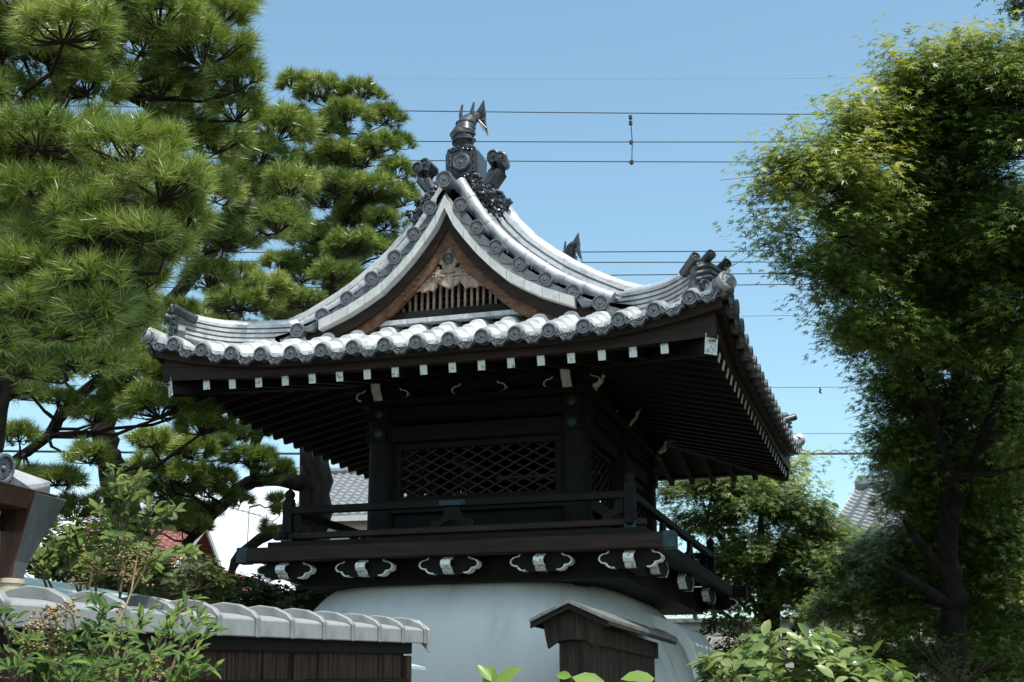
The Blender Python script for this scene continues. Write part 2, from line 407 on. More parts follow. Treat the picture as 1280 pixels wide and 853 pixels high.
PINE_C = [
 (-7.27, 14.87, 9.88, 0.42, 0.2), (-7.63, 14.73, 9.98, 0.26, 0.15), (-6.75, 15.04, 9.86, 0.33, 0.18), (-6.48, 15.23, 9.51, 0.31, 0.2),
 (-6.83, 14.72, 9.38, 0.38, 0.19), (-7.21, 14.67, 9.18, 0.43, 0.21), (-6.45, 14.96, 8.97, 0.34, 0.21), (-6.28, 15.38, 9.19, 0.18, 0.18),
 (-6.9, 14.67, 8.79, 0.37, 0.19), (-6.21, 15.13, 8.66, 0.28, 0.21), (-6.48, 14.93, 8.33, 0.42, 0.23), (-6.93, 14.78, 8.38, 0.37, 0.21),
 (-6.2, 15.43, 8.4, 0.2, 0.24), (-6.36, 15.09, 7.92, 0.34, 0.21), (-6.71, 14.88, 7.54, 0.47, 0.21), (-7.27, 15.07, 7.79, 0.38, 0.21),
 (-6.44, 15.36, 7.66, 0.28, 0.21), (-6.94, 14.91, 7.19, 0.42, 0.17), (-7.77, 14.52, 6.93, 0.47, 0.21), (-7.99, 14.31, 6.7, 0.53, 0.16),
 (-7.29, 14.71, 6.8, 0.41, 0.16), (-7.81, 15.0, 7.48, 0.3, 0.17), (-8.32, 14.38, 6.86, 0.25, 0.12), (-8.77, 13.76, 4.86, 0.33, 0.16),
 (-8.57, 14.37, 4.84, 0.4, 0.2), (-8.74, 14.41, 4.52, 0.42, 0.22), (-9.17, 14.25, 4.64, 0.3, 0.18), (-8.15, 15.04, 4.84, 0.37, 0.15),
 (-8.04, 15.63, 4.8, 0.3, 0.13), (-8.43, 15.08, 4.41, 0.15, 0.12), (-9.0, 15.5, 4.26, 0.28, 0.15), (-8.3, 16.18, 4.5, 0.13, 0.11),
 (-8.06, 16.04, 7.02, 0.45, 0.23), (-7.41, 16.24, 7.02, 0.45, 0.23), (-9.07, 16.3, 6.94, 0.46, 0.23), (-7.89, 15.18, 9.68, 0.34, 0.22),
 (-7.68, 15.44, 9.04, 0.39, 0.25), (-6.99, 15.47, 8.19, 0.38, 0.22), (-7.38, 15.69, 7.78, 0.5, 0.22), (-6.75, 15.4, 7.22, 0.38, 0.17),
 (-7.82, 15.64, 7.52, 0.39, 0.2), (-8.2, 15.67, 8.46, 0.34, 0.28), (-6.67, 15.52, 8.35, 0.33, 0.22), (-6.95, 15.43, 9.06, 0.39, 0.22),
 (-7.53, 15.81, 8.68, 0.45, 0.28), (-7.9, 15.86, 8.14, 0.34, 0.25), (-9.3, 15.8, 6.94, 0.45, 0.23), (-8.34, 14.89, 7.32, 0.32, 0.17),
 (-8.15, 15.45, 5.29, 0.23, 0.13), (-8.46, 15.37, 5.24, 0.32, 0.13), (-8.57, 14.85, 5.03, 0.31, 0.15), (-9.07, 14.71, 4.98, 0.35, 0.17),
 (-8.56, 14.99, 4.59, 0.31, 0.17), (-9.27, 14.83, 4.39, 0.35, 0.19), (-8.91, 15.06, 3.99, 0.31, 0.17), (-9.5, 14.87, 4.04, 0.35, 0.19),
 (-8.49, 16.69, 4.42, 0.14, 0.14), (-8.38, 16.08, 4.76, 0.2, 0.11), (-9.94, 15.09, 4.67, 0.32, 0.19), (-8.72, 14.99, 4.44, 0.31, 0.17),
 (-8.53, 15.6, 4.39, 0.21, 0.13), (-8.44, 16.26, 4.11, 0.15, 0.11), (-8.18, 15.54, 4.96, 0.21, 0.13), (-9.04, 14.96, 4.19, 0.31, 0.17),
]
MAPLE_A = [
 (-0.24, 10.63, 6.37, 0.33, 0.23, 1.0), (-0.56, 10.27, 5.95, 0.26, 0.18, 1.0), (-0.72, 10.29, 5.7, 0.18, 0.18, 1.0), (-0.4, 10.37, 5.77, 0.34, 0.22, 1.0),
 (-0.06, 10.86, 6.22, 0.34, 0.24, 1.0), (0.26, 10.99, 6.97, 0.1, 0.14, 1.0), (0.6, 11.08, 7.03, 0.32, 0.17, 1.0), (0.96, 11.06, 7.02, 0.29, 0.17, 1.0),
 (0.41, 10.97, 6.77, 0.26, 0.18, 1.0), (0.7, 10.93, 6.75, 0.41, 0.28), (1.08, 10.81, 6.64, 0.27, 0.23), (0.22, 11.0, 6.47, 0.35, 0.24),
 (0.55, 11.25, 6.39, 0.42, 0.28), (-0.68, 10.39, 5.41, 0.21, 0.16, 1.0), (-0.43, 10.59, 5.44, 0.33, 0.23), (-0.11, 11.0, 5.7, 0.34, 0.28),
 (0.24, 11.42, 5.96, 0.35, 0.28), (0.65, 11.66, 6.01, 0.43, 0.36), (1.03, 10.96, 6.13, 0.27, 0.34), (-0.58, 10.62, 5.17, 0.17, 0.15),
 (-0.36, 10.86, 5.04, 0.24, 0.18), (-0.08, 11.27, 5.27, 0.35, 0.24), (0.26, 11.71, 5.46, 0.36, 0.29), (0.67, 11.85, 5.39, 0.43, 0.32),
 (1.01, 11.15, 5.48, 0.27, 0.34), (-0.21, 11.11, 4.79, 0.2, 0.14), (-0.06, 11.44, 4.74, 0.33, 0.21), (0.28, 12.02, 4.87, 0.36, 0.29),
 (0.71, 12.5, 4.89, 0.45, 0.33), (1.01, 11.58, 4.9, 0.28, 0.28), (-0.06, 12.63, 4.68, 0.18, 0.15), (0.13, 13.28, 4.65, 0.3, 0.22),
 (0.42, 13.64, 4.63, 0.49, 0.28), (0.88, 13.8, 4.55, 0.49, 0.32), (-0.05, 13.33, 4.32, 0.22, 0.11), (0.15, 13.57, 4.15, 0.36, 0.18),
 (0.61, 14.13, 4.05, 0.49, 0.25), (1.0, 14.27, 3.97, 0.33, 0.29), (0.12, 14.3, 3.85, 0.3, 0.17), (0.43, 14.72, 3.65, 0.43, 0.22),
 (0.9, 14.94, 3.4, 0.34, 0.31), (-0.09, 14.91, 3.35, 0.31, 0.14), (0.48, 15.41, 3.12, 0.44, 0.18), (1.01, 15.63, 2.95, 0.35, 0.18),
 (1.54, 11.27, 6.46, 0.34, 0.39), (1.53, 11.88, 5.31, 0.42, 0.49), (1.48, 12.76, 4.06, 0.44, 0.51), (1.44, 14.38, 2.99, 0.48, 0.4),
 (0.01, 15.45, 2.53, 0.53, 0.19), (0.84, 15.73, 2.45, 0.44, 0.21), (-0.48, 15.56, 2.99, 0.36, 0.14), (0.32, 12.94, 6.2, 0.72, 0.56),
 (0.94, 13.24, 6.24, 0.64, 0.64), (0.01, 13.12, 5.28, 0.56, 0.4), (0.64, 14.15, 5.25, 0.76, 0.59), (1.24, 15.01, 5.15, 0.53, 0.7),
 (0.26, 15.19, 4.53, 0.54, 0.36), (0.93, 15.74, 4.22, 0.64, 0.46), (0.77, 12.68, 7.07, 0.63, 0.47), (-0.22, 12.25, 5.77, 0.38, 0.38),
 (-0.32, 11.93, 6.31, 0.38, 0.3), (0.53, 16.36, 3.5, 0.66, 0.33), (0.04, 16.61, 3.07, 0.48, 0.29), (0.93, 16.98, 2.7, 0.57, 0.38),
 (-0.61, 16.46, 2.88, 0.57, 0.23), (-0.21, 16.78, 2.24, 0.57, 0.19), (0.45, 17.21, 2.34, 0.68, 0.29), (1.08, 17.46, 2.16, 0.58, 0.29),
 (-0.38, 16.12, 3.41, 0.47, 0.21), (-0.55, 15.83, 3.29, 0.28, 0.15), (0.18, 16.23, 3.59, 0.56, 0.24), (0.8, 17.06, 3.18, 0.58, 0.33),
 (1.42, 16.0, 3.87, 0.46, 0.36), (-0.02, 14.93, 4.22, 0.26, 0.16), (0.4, 15.88, 4.09, 0.56, 0.32), (1.31, 15.75, 4.57, 0.46, 0.46),
 (0.66, 12.76, 5.85, 0.62, 0.47), (0.26, 12.75, 5.47, 0.47, 0.31), (0.54, 13.16, 5.24, 0.55, 0.32), (0.95, 12.89, 5.7, 0.47, 0.47),
 (1.78, 11.03, 6.64, 0.54, 0.4), (1.75, 10.86, 5.43, 0.52, 0.45), (1.6, 11.12, 4.44, 0.52, 0.45), (1.91, 11.46, 7.94, 0.65, 0.43),  # clumps from here on are out of frame, added to shade the lower crown
 (1.38, 12.01, 3.85, 0.41, 0.34), (1.68, 11.69, 3.5, 0.46, 0.4),
]
MAPLE_B = [
 (-3.1, 19.3, 4.82, 0.38, 0.21), (-2.66, 19.4, 4.93, 0.43, 0.26), (-2.24, 19.64, 4.57, 0.57, 0.36), (-1.79, 19.7, 4.8, 0.36, 0.31, 1.0),
 (-1.69, 20.15, 5.21, 0.22, 0.22, 1.0), (-1.57, 19.98, 4.45, 0.43, 0.33), (-2.78, 20.06, 4.41, 0.49, 0.3), (-2.17, 19.83, 4.0, 0.59, 0.36),
 (-1.54, 20.58, 3.94, 0.55, 0.37), (-2.77, 20.24, 3.82, 0.44, 0.27), (-2.16, 20.52, 3.53, 0.55, 0.24), (-1.34, 20.77, 3.53, 0.49, 0.27),
 (-1.1, 21.24, 4.0, 0.44, 0.28), (-3.0, 20.84, 3.4, 0.45, 0.23), (-3.36, 19.86, 4.5, 0.2, 0.12), (-2.09, 20.08, 5.05, 0.3, 0.22),
 (-2.46, 20.04, 4.82, 0.37, 0.24, 1.0), (-1.39, 20.52, 4.29, 0.37, 0.24), (-0.72, 21.96, 3.81, 0.51, 0.32), (-0.96, 20.77, 3.92, 0.49, 0.27),
 (-1.17, 20.62, 4.2, 0.27, 0.15), (-0.6, 21.39, 4.0, 0.5, 0.3), (-1.59, 20.76, 3.3, 0.55, 0.27), (-1.02, 21.43, 3.46, 0.56, 0.28),
]
EVERG = [(-0.93, 19.78, 3.6, 0.58, 0.35), (-0.24, 19.92, 3.82, 0.7, 0.41), (0.55, 20.1, 4.05, 0.7, 0.46), (1.35, 20.27, 4.27, 0.7, 0.52), (0.4, 20.37, 4.8, 0.59, 0.36), (1.1, 20.51, 5.03, 0.71, 0.48), (-0.74, 19.51, 2.9, 0.68, 0.39), (0.13, 19.74, 3.01, 0.79, 0.45), (1.11, 20.01, 3.12, 0.79, 0.51), (-0.35, 19.28, 2.23, 0.88, 0.38), (0.8, 19.63, 2.23, 0.88, 0.44), (1.82, 20.59, 5.48, 0.59, 0.59), (1.75, 20.53, 3.82, 0.58, 0.7)]
EVERG_BASE = (0.52, 20.02, 0)
EVERG_B = [(-3.03, 20.99, 4.67, 0.59, 0.33), (-2.34, 21.35, 4.18, 0.64, 0.38), (-2.97, 21.24, 3.94, 0.59, 0.33), (-1.61, 21.61, 4.06, 0.59, 0.38), (-2.27, 21.56, 3.57, 0.72, 0.33), (-1.42, 21.86, 3.44, 0.64, 0.33), (-3.18, 20.79, 3.4, 0.5, 0.28), (-2.6, 21.04, 3.16, 0.62, 0.25), (-1.69, 21.57, 4.83, 0.52, 0.34), (-1.16, 21.02, 2.89, 0.61, 0.3), (-1.98, 20.77, 2.89, 0.61, 0.24)]
EVERG_B_BASE = (-2.20, 21.25, 0)
LIMB_P1 = [(-6.33, 7.76, 1.6, 0.17), (-6.04, 7.33, 2.94, 0.15), (-5.8, 7.1, 3.97, 0.13), (-5.66, 6.92, 4.69, 0.11), (-5.43, 6.8, 5.31, 0.09), (-5.2, 6.91, 5.92, 0.065), (-4.8, 7.1, 6.4, 0.03)]
LIMB_P1b = [(-5.8, 7.1, 3.97, 0.09), (-5.07, 6.47, 3.91, 0.075), (-4.42, 6.03, 3.85, 0.055), (-4.05, 5.92, 3.88, 0.03)]
LIMB_P1c = [(-5.66, 6.92, 4.69, 0.09), (-4.83, 6.33, 4.59, 0.07), (-4.16, 5.94, 4.4, 0.05), (-3.69, 5.81, 4.24, 0.025)]
LIMB_P1d = [(-5.84, 7.13, 3.82, 0.06), (-5.22, 6.7, 3.7, 0.05), (-4.69, 6.44, 3.65, 0.02)]
LIMB_P2 = [(-8.34, 12.77, 2.44, 0.23), (-8.28, 12.64, 3.64, 0.22), (-8.38, 12.43, 4.23, 0.16), (-8.45, 12.29, 4.66, 0.125), (-8.27, 12.21, 5.45, 0.1), (-7.56, 12.12, 6.1, 0.08), (-6.81, 11.92, 6.79, 0.06), (-6.24, 11.5, 7.3, 0.03)]
LIMB_P3 = [(-8.43, 17.97, 2.04, 0.3), (-8.28, 17.48, 3.82, 0.26), (-8.21, 17.17, 4.94, 0.24), (-8.02, 16.82, 6.27, 0.2), (-7.69, 16.32, 7.55, 0.14), (-7.26, 15.7, 8.61, 0.09), (-7.06, 15.21, 9.7, 0.03)]
LIMB_P3b = [(-8.3, 17.16, 4.88, 0.12), (-8.51, 16.56, 4.85, 0.1), (-8.65, 16.01, 4.71, 0.09), (-8.85, 15.54, 4.26, 0.075), (-9.08, 15.1, 3.69, 0.05)]
LIMB_P3c = [(-8.24, 17.36, 4.27, 0.11), (-8.57, 16.75, 4.15, 0.085), (-8.84, 16.24, 3.76, 0.07), (-8.82, 15.94, 3.35, 0.04)]
LIMB_P3d = [(-8.54, 16.04, 4.73, 0.08), (-8.43, 15.73, 5.14, 0.07), (-8.13, 15.49, 5.52, 0.06), (-8.03, 15.6, 5.98, 0.04)]
LIMB_P2b = [(-8.03, 11.79, 5.27, 0.06), (-8.5, 11.68, 4.8, 0.06), (-8.67, 11.62, 4.49, 0.06), (-9.01, 11.58, 4.25, 0.05)]
LIMB_M1 = [(0.29, 15.1, 1.6, 0.15), (0.36, 14.52, 2.71, 0.13), (0.35, 14.23, 3.25, 0.1), (0.46, 13.58, 4.2, 0.08), (0.62, 12.9, 5.32, 0.055), (0.75, 12.03, 6.62, 0.025)]
LIMB_M1b = [(0.36, 14.45, 2.95, 0.08), (0.08, 13.97, 3.31, 0.05), (-0.06, 13.76, 3.53, 0.015)]
LIMB_M1c = [(0.36, 14.52, 2.71, 0.09), (-0.03, 14.05, 2.96, 0.05), (-0.32, 13.81, 3.11, 0.015)]
LIMB_M1d = [(0.4, 13.9, 3.53, 0.07), (0.83, 13.11, 4.4, 0.05), (1.24, 12.27, 5.47, 0.015)]
LIMB_M1e = [(0.42, 13.42, 3.86, 0.06), (0.09, 12.42, 5.07, 0.035), (-0.31, 11.17, 5.78, 0.01)]
LIMB_M2 = [(-2.32, 21.6, 1.6, 0.2), (-2.22, 21.08, 3.03, 0.17), (-2.23, 20.76, 3.74, 0.13), (-2.18, 20.18, 4.64, 0.02)]
LIMB_M2b = [(-2.21, 20.91, 3.26, 0.08), (-1.65, 20.55, 3.94, 0.05), (-1.26, 20.52, 4.41, 0.012)]
LIMB_M2c = [(-2.22, 20.84, 3.5, 0.08), (-2.74, 20.15, 4.18, 0.05), (-2.97, 19.73, 4.61, 0.012)]
WIRES = [
 ((-35.27, 25.23, 19.45), (17.93, 41.4, 19.45), 0.0022),
 ((-33.47, 24.09, 17.86), (16.9, 39.53, 17.4), 0.014),
 ((-33.55, 24.35, 16.91), (16.85, 39.69, 16.8), 0.014),
 ((-33.59, 24.47, 16.46), (16.8, 39.85, 16.22), 0.014),
 ((-31.93, 23.79, 13.17), (15.69, 38.2, 13.36), 0.014),
 ((-31.94, 23.84, 13.01), (15.66, 38.3, 13.01), 0.014),
 ((-31.99, 23.98, 12.48), (15.65, 38.34, 12.88), 0.014),
 ((-32.01, 24.05, 12.25), (15.63, 38.42, 12.57), 0.014),
 ((-37.75, 28.59, 13.06), (18.32, 45.43, 13.69), 0.007),
 ((-31.26, 23.98, 9.64), (14.95, 38.01, 9.64), 0.007),
 ((-31.35, 24.28, 8.52), (14.85, 38.32, 8.52), 0.007),
 ((-30.44, 23.68, 7.84), (14.36, 37.29, 7.84), 0.03),
]
HANGER = ((-6.45, 32.41, 17.48), (-6.52, 32.77, 16.21))
# ------------------------------------------------------------------ ground
def ground():
    g = MB()
    n = 24
    xs = [-600 + 1200 * i / n for i in range(n + 1)]
    vs = [(x, y, 0) for y in xs for x in xs]
    fs = [(j * (n + 1) + i, j * (n + 1) + i + 1, (j + 1) * (n + 1) + i + 1, (j + 1) * (n + 1) + i) for j in range(n) for i in range(n)]
    g.add(vs, fs)
    tag(g.build('ground', M['ground']), kind='structure')
    p = MB(); p.box((-1.2, 4, 0.002), (2.2, 16, 0.004))
    tag(p.build('gravel_path', M['gravel']), kind='structure')
ground()

# ------------------------------------------------------------------ bell tower
tower = empty('bell_tower', (-3.99, 13.62, 0), 0, 'dark timber temple bell tower with curved grey tiled gable roof on a white plaster base', 'temple tower')
AX, BY = 2.70, 3.32
PS = [0, .5, .9, 1.21, 1.5, 1.74, 1.98, 2.2, 2.39, 2.55, 2.70]
PZ = [4.80, 4.94, 5.08, 5.19, 5.335, 5.475, 5.65, 5.835, 6.05, 6.30, 6.56]
def P(s): return float(np.interp(s, PS, PZ))
def lift(u, half, s):
    t = max(0.0, (abs(u) - (half - 1.5)) / 1.5)
    return .28 * t ** 2.0 * math.exp(-s / .8)
PITCH = .30
def wave(u):
    k = u / PITCH
    d = (k - round(k)) * PITCH
    a = abs(d)
    if a < .066: return .048 * math.sqrt(max(0.0, 1 - (a / .07) ** 2))
    return -.024 * min(1.0, 2.2 * math.sin(math.pi * (a - .066) / .168))
def skirt(half, smax, limf, place, rise=0.0):
    """one tiled slope: course after course of S tiles with a real step at each course"""
    mb = MB()
    c = .235
    n = int(half * 2 / PITCH * 14)
    us = [-half + 2 * half * i / n for i in range(n + 1)]
    s = 0.0
    while s < smax - .02:
        s1 = min(s + c, smax)
        rows = []
        for (ss, up) in ((s, -.004), (s, .034), ((s + s1) / 2, .018), (s1, .002)):
            lm = limf(ss)
            rows.append([place(max(-lm, min(lm, u)), ss, P(ss) + lift(max(-lm, min(lm, u)), half, ss) + wave(u) + up - .03 + (rise * min(1, ss / .9) * max(0, min(1, (lm - abs(u)) / .35)))) for u in us])
        k = n + 1
        vs = [p for r in rows for p in r]
        fs = [(q * k + i, q * k + i + 1, (q + 1) * k + i + 1, (q + 1) * k + i) for q in range(3) for i in range(n)]
        mb.add(vs, fs)
        s = s1
    return mb
for name_, sg in (('front', -1), ('rear', 1)):
    mb = skirt(AX, .97, lambda s: AX - s, lambda u, s, z, sg=sg: (u * -sg, sg * (BY - s), z), .12)
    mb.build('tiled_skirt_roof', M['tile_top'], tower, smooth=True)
for sg in (-1, 1):
    mb = skirt(BY, 2.70, lambda s: max(BY - s, 2.60), lambda u, s, z, sg=sg: (sg * (AX - s), u * sg, z))
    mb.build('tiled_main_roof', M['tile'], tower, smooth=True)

def disc(mb, c, axis, r, ln, petals=16):
    """round end tile: barrel, raised rim, sunk face with chrysanthemum petals and a boss"""
    ax = Vector(axis).normalized()
    m = Vector((0, 0, 1)).rotation_difference(ax).to_matrix()
    mb.lathe([(r * .92, -ln), (r * .95, -.03), (r, -.02), (r, 0), (r * .97, .006), (r * .80, .006), (r * .76, -.008), (r * .02, -.008)], c, 20, m)
    for i in range(petals):
        a = 2 * math.pi * i / petals
        q = m @ Matrix.Rotation(a, 3, 'Z')
        mb.prism([(r * .26, -.004), (r * .66, -r * .09), (r * .72, 0), (r * .66, r * .09), (r * .26, .004)], Vector(c) + ax * -.008, q @ Vector((1, 0, 0)), q @ Vector((0, 1, 0)), ax * .007)
    mb.lathe([(r * .2, -.01), (r * .2, .0), (r * .12, .006), (0.001, .007)], c, 10, m)

def eave_tile():
    """facing -y, hung at the eave line: round end tile plus the scalloped apron to its right"""
    mb = MB()
    disc(mb, (0, -.05, -.005), (0, -1, 0), .066, .16)
    pts = []
    N = 14
    for i in range(N + 1):
        d = .05 + .20 * i / N
        pts.append((d, wave(d) - .015))
    low = []
    for i in range(N + 1):
        t = 1 - i / N
        d = .05 + .20 * t
        q = abs(t - .5) * 2
        z = -.105 + .055 * q ** 1.3 + .010 * math.cos(q * math.pi * 3)
        low.append((d, z))
    mb.prism(pts + low, (0, -.035, 0), (1, 0, 0), (0, 0, 1), (0, .03, 0))
    # raised border and arabesque on the apron
    bp = [(d, -.045, z + .012) for d, z in low]
    mb.tube(bp, .007, 5)
    for k in range(3):
        cx = .105 + .045 * k
        mb.tube([(cx + .016 * math.cos(a), -.04, -.04 + (.008 if k != 1 else -.012) + .014 * math.sin(a)) for a in [i * .7 for i in range(8)]], .005, 5)
    return mb
et = eave_tile()
et_obj = None
def put_eave(u, half, side):
    """side: 0 front, 1 right, 2 rear, 3 left"""
    global et_obj
    z = P(0) + lift(u, half, 0) - .035
    sl = (lift(abs(u) + .15, half, 0) - lift(max(0, abs(u) - .15), half, 0)) / .30 * (1 if u > 0 else -1)
    other = BY if half == AX else AX
    ang = [0, math.pi / 2, math.pi, -math.pi / 2][side]
    m = Matrix.Rotation(ang, 4, 'Z') @ Matrix.Translation((u, -other, z)) @ Matrix.Rotation(-math.atan(sl), 4, 'Y')
    if et_obj is None:
        et_obj = et.build('eave_tile', M['tile_face'], tower, smooth=True)
        o = et_obj
    else:
        o = et_obj.copy(); col.objects.link(o); o.parent = tower
    o.matrix_local = m
for side, half, n in ((0, AX, 8), (1, BY, 10), (2, AX, 8), (3, BY, 10)):
    p = PITCH
    for k in range(-n, n + 1):
        put_eave(k * p, half, side)
    put_eave(-(n + 1) * p + (0.02 if half == AX else 0.0), half, side)

# corner tiles at the four hips
for sx in (-1, 1):
    for sy in (-1, 1):
        mb = MB()
        d = Vector((sx, sy, .45)).normalized()
        disc(mb, (sx * (AX + .02), sy * (BY + .02), P(0) + .28 - .01), d, .085, .42)
        mb.build('corner_tile', M['tile'], tower, smooth=True)

# layered ridge section, a stack of thin curved tiles with a round cap
def noshi(w, h, n):
    pr, pl = [], []
    t = h / n
    for i in range(n):
        a = w / 2 * (1 - .18 * i / n)
        pr += [(a - .026, i * t), (a - .024, i * t + t * .30), (a + .006, i * t + t * .34), (a + .002, i * t + t * .97)]
    pl = [(-x, y) for x, y in reversed(pr)]
    r = w / 2 * .62
    cap = [(r * math.cos(a), h + r * .9 * math.sin(a)) for a in [math.pi * i / 8 for i in range(9)]]
    return pr + cap + pl
# descending ridges on the main slopes, just inside each gable, then hips to the corners
for sx in (-1, 1):
    for sy in (-1, 1):
        mb = MB()
        pts = []
        for i in range(15):
            x = .20 + (1.70 - .20) * i / 14
            pts.append((sx * x, sy * 2.20, P(AX - x) + .0))
        mb.sweep(pts, noshi(.25, .30, 5))
        mb.build('descending_ridge', M['tile'], tower, smooth=True)
        mb = MB()
        pts = []
        for i in range(12):
            s = 1.05 - (1.05 - .20) * i / 11
            pts.append((sx * (AX - s), sy * (BY - s), P(s) + lift(AX - s, AX, s) - .01 + .03 * (i / 11) ** 2))
        mb.sweep(pts, noshi(.24, .235, 5))
        h = mb.build('hip_ridge', M['tile'], tower, smooth=True)
        # end ornament of the hip
        e = Vector(pts[-1]); d = Vector((sx, sy, .12)).normalized(); a = Vector((-sy, sx, 0)).normalized()
        ob = MB()
        ob.prism([(-.15, -.02), (.15, -.02), (.17, .06), (.13, .14), (.15, .20), (.09, .245), (0, .27), (-.09, .245), (-.15, .20), (-.13, .14), (-.17, .06)], e - d * .02, a, (0, 0, 1), d * .07)
        for k in range(3):
            zz = .235 - .052 * k
            ob.tube([e + d * .06 + a * t + Vector((0, 0, zz - abs(t) * .35)) for t in (-.14, -.07, 0, .07, .14)], .016, 6)
        for s_ in (-1, 1):
            ob.tube([e + d * .065 + a * (s_ * (.055 + .04 * math.cos(q))) + Vector((0, 0, .05 + .035 * math.sin(q))) for q in [i * .6 for i in range(10)]], .013, 6)
        ob.build('hip_end_tile', M['tile_face'], h, smooth=True)
        pl = MB()
        pl.prism([(-.03, -.01), (.03, -.01), (.045, .03), (.03, .065), (0, .08), (-.03, .065), (-.045, .03)], e + d * .052, a, (0, 0, 1), d * .012)
        pl.build('plaster_inlay', M['white_paint'], h)
        for k, (t, zz) in enumerate(((-.15, .235), (0, .285), (.15, .235))):
            tb = MB()
            dd = (d + Vector((0, 0, .26)) + a * t * .9).normalized()
            c = e + a * t + Vector((0, 0, zz)) + dd * .11
            disc(tb, c, dd, .044, .24, 6)
            tb.build('ridge_end_tube', M['tile_dark'], h, smooth=True)

# main ridge
mb = MB()
mb.sweep([(0, -2.0, 6.46), (0, 0, 6.42), (0, 2.0, 6.46)], noshi(.30, .30, 6))
mb.build('main_ridge', M['tile'], tower, smooth=True)

# verge: round tiles with disc ends, scallops and a roll running beside them, pale barge tiles, boards, gable wall
VX = [.155, .315, .505, .735, .98, 1.235, 1.49]
BXs = [0, .1, .3, .5, .62, .8, .95, 1.24, 1.50]
BZs = [6.27, 6.06, 5.80, 5.59, 5.485, 5.375, 5.295, 5.175, 5.10]
def B(x): return float(np.interp(abs(x), BXs, BZs))
def Pv(x): return P(AX - abs(x))
for sy in (-1, 1):
    Y = lambda y: sy * y
    for sx in (-1, 1):
        vt = None
        for i, x in enumerate(VX):
            mb = MB()
            z = Pv(x)
            disc(mb, (0, sy * 2.68, 0), (0, sy, .0), .074, .30)
            # scalloped apron to the next tile down the slope
            x2 = VX[i + 1] if i + 1 < len(VX) else x + .24
            dx, dz = x2 - x, Pv(x2) - z
            L = math.hypot(dx, dz); tx, tz = dx / L * sx, dz / L
            nx, nz = (-tz * sx * sx, tx) if sx > 0 else (tz, -tx)
            if nz < 0: nx, nz = -nx, -nz
            poly = []
            for k in range(11):
                t = .055 + (L - .11) * k / 10
                poly.append((t, .0 - .02 * math.sin(math.pi * k / 10)))
            for k in range(11):
                t = .055 + (L - .11) * (1 - k / 10)
                q = abs(k / 5 - 1)
                poly.append((t, -.095 + .055 * q ** 1.4))
            mb.prism(poly, (0, sy * 2.66, 0), (tx, 0, tz), (nx, 0, nz), (0, -sy * .03, 0))
            mb.tube([(tx * a + nx * (b + .012), sy * 2.665, tz * a + nz * (b + .012)) for a, b in poly[11:]], .007, 5)
            # the pan between, running back from the verge
            mb.prism([(.055, -.02), (L - .055, -.02), (L - .055, .0), (.055, .0)], (0, sy * 2.64, 0), (tx, 0, tz), (nx, 0, nz), (0, -sy * .26, 0))
            mb.build('verge_tile', M['tile_face'], tower, smooth=True, loc=(sx * x, 0, z))
        mb = MB()
        pts = [(sx * x, sy * 2.44, Pv(x) + .13 + .05 * max(0, 1 - x)) for x in [.06 + 1.50 * i / 16 for i in range(17)]]
        mb.tube(pts, .062, 12)
        for i in range(1, 17, 2):
            mb.tube([Vector(pts[i]), Vector(pts[i]) + (Vector(pts[min(16, i + 1)]) - Vector(pts[i])) * .25], .068, 12)
        mb.build('verge_roll', M['tile'], tower, smooth=True)
        mb = MB()
        pts = [(sx * x, sy * 2.33, Pv(x) + .10 + .04 * max(0, 1 - x)) for x in [.06 + 1.50 * i / 16 for i in range(17)]]
        mb.sweep(pts, [(-.1, -.1), (.1, -.1), (.1, .04), (.03, .06), (-.03, .06), (-.1, .04)])
        mb.build('verge_bed', M['tile_face'], tower, smooth=True)
        # pale segmented verge tiles along the lower edge
        mb = MB()
        xs = [0, .09, .2, .32, .46, .62, .79, .96, 1.12, 1.26]
        for a, b in zip(xs[:-1], xs[1:]):
            b2 = b - .004
            w = lambda x: .095 + .10 * max(0, (.35 - x))
            mb.prism([(sx * a, B(a)), (sx * b2, B(b2)), (sx * b2, B(b2) + w(b2)), (sx * a, B(a) + w(a))], (0, sy * 2.70, 0), (1, 0, 0), (0, 0, 1), (0, -sy * .10, 0))
        mb.build('verge_edge_tile', M['verge_white'], tower)
        mb = MB()
        xs = [.0] + [.06 + 1.40 * i / 14 for i in range(15)]
        lo = [(sx * x, B(x) + .08) for x in xs]
        hi = [(sx * x, max(Pv(x) - .03 - .10 * max(0, .3 - x) / .3, B(x) + .1)) for x in reversed(xs)]
        mb.prism(lo + hi, (0, sy * 2.655, 0), (1, 0, 0), (0, 0, 1), (0, -sy * .12, 0))
        mb.build('verge_plaster_band', M['verge_plaster'], tower)
        for (o1, o2, y0, th, mm) in ((.03, -.12, 2.60, .06, 'wood_red'), (-.10, -.24, 2.57, .07, 'wood_gable')):  # outer board's darker wood stands for the soffit shadow
            mb = MB()
            xs = [0] + [.05 + 1.45 * i / 12 for i in range(13)]
            st = lambda x: 1 + 1.3 * max(0, .35 - x)
            lo = [(sx * x, B(x) + o2 * st(x)) for x in xs]
            hi = [(sx * x, B(x) + o1 * st(x)) for x in reversed(xs)]
            mb.prism(lo + hi, (0, sy * y0, 0), (1, 0, 0), (0, 0, 1), (0, -sy * th, 0))
            mb.build('barge_board', M[mm], tower)
    # top tile of the verge
    mb = MB(); disc(mb, (0, sy * 2.72, 6.555), (0, sy, 0), .085, .5); mb.build('verge_tile', M['tile_face'], tower, smooth=True)
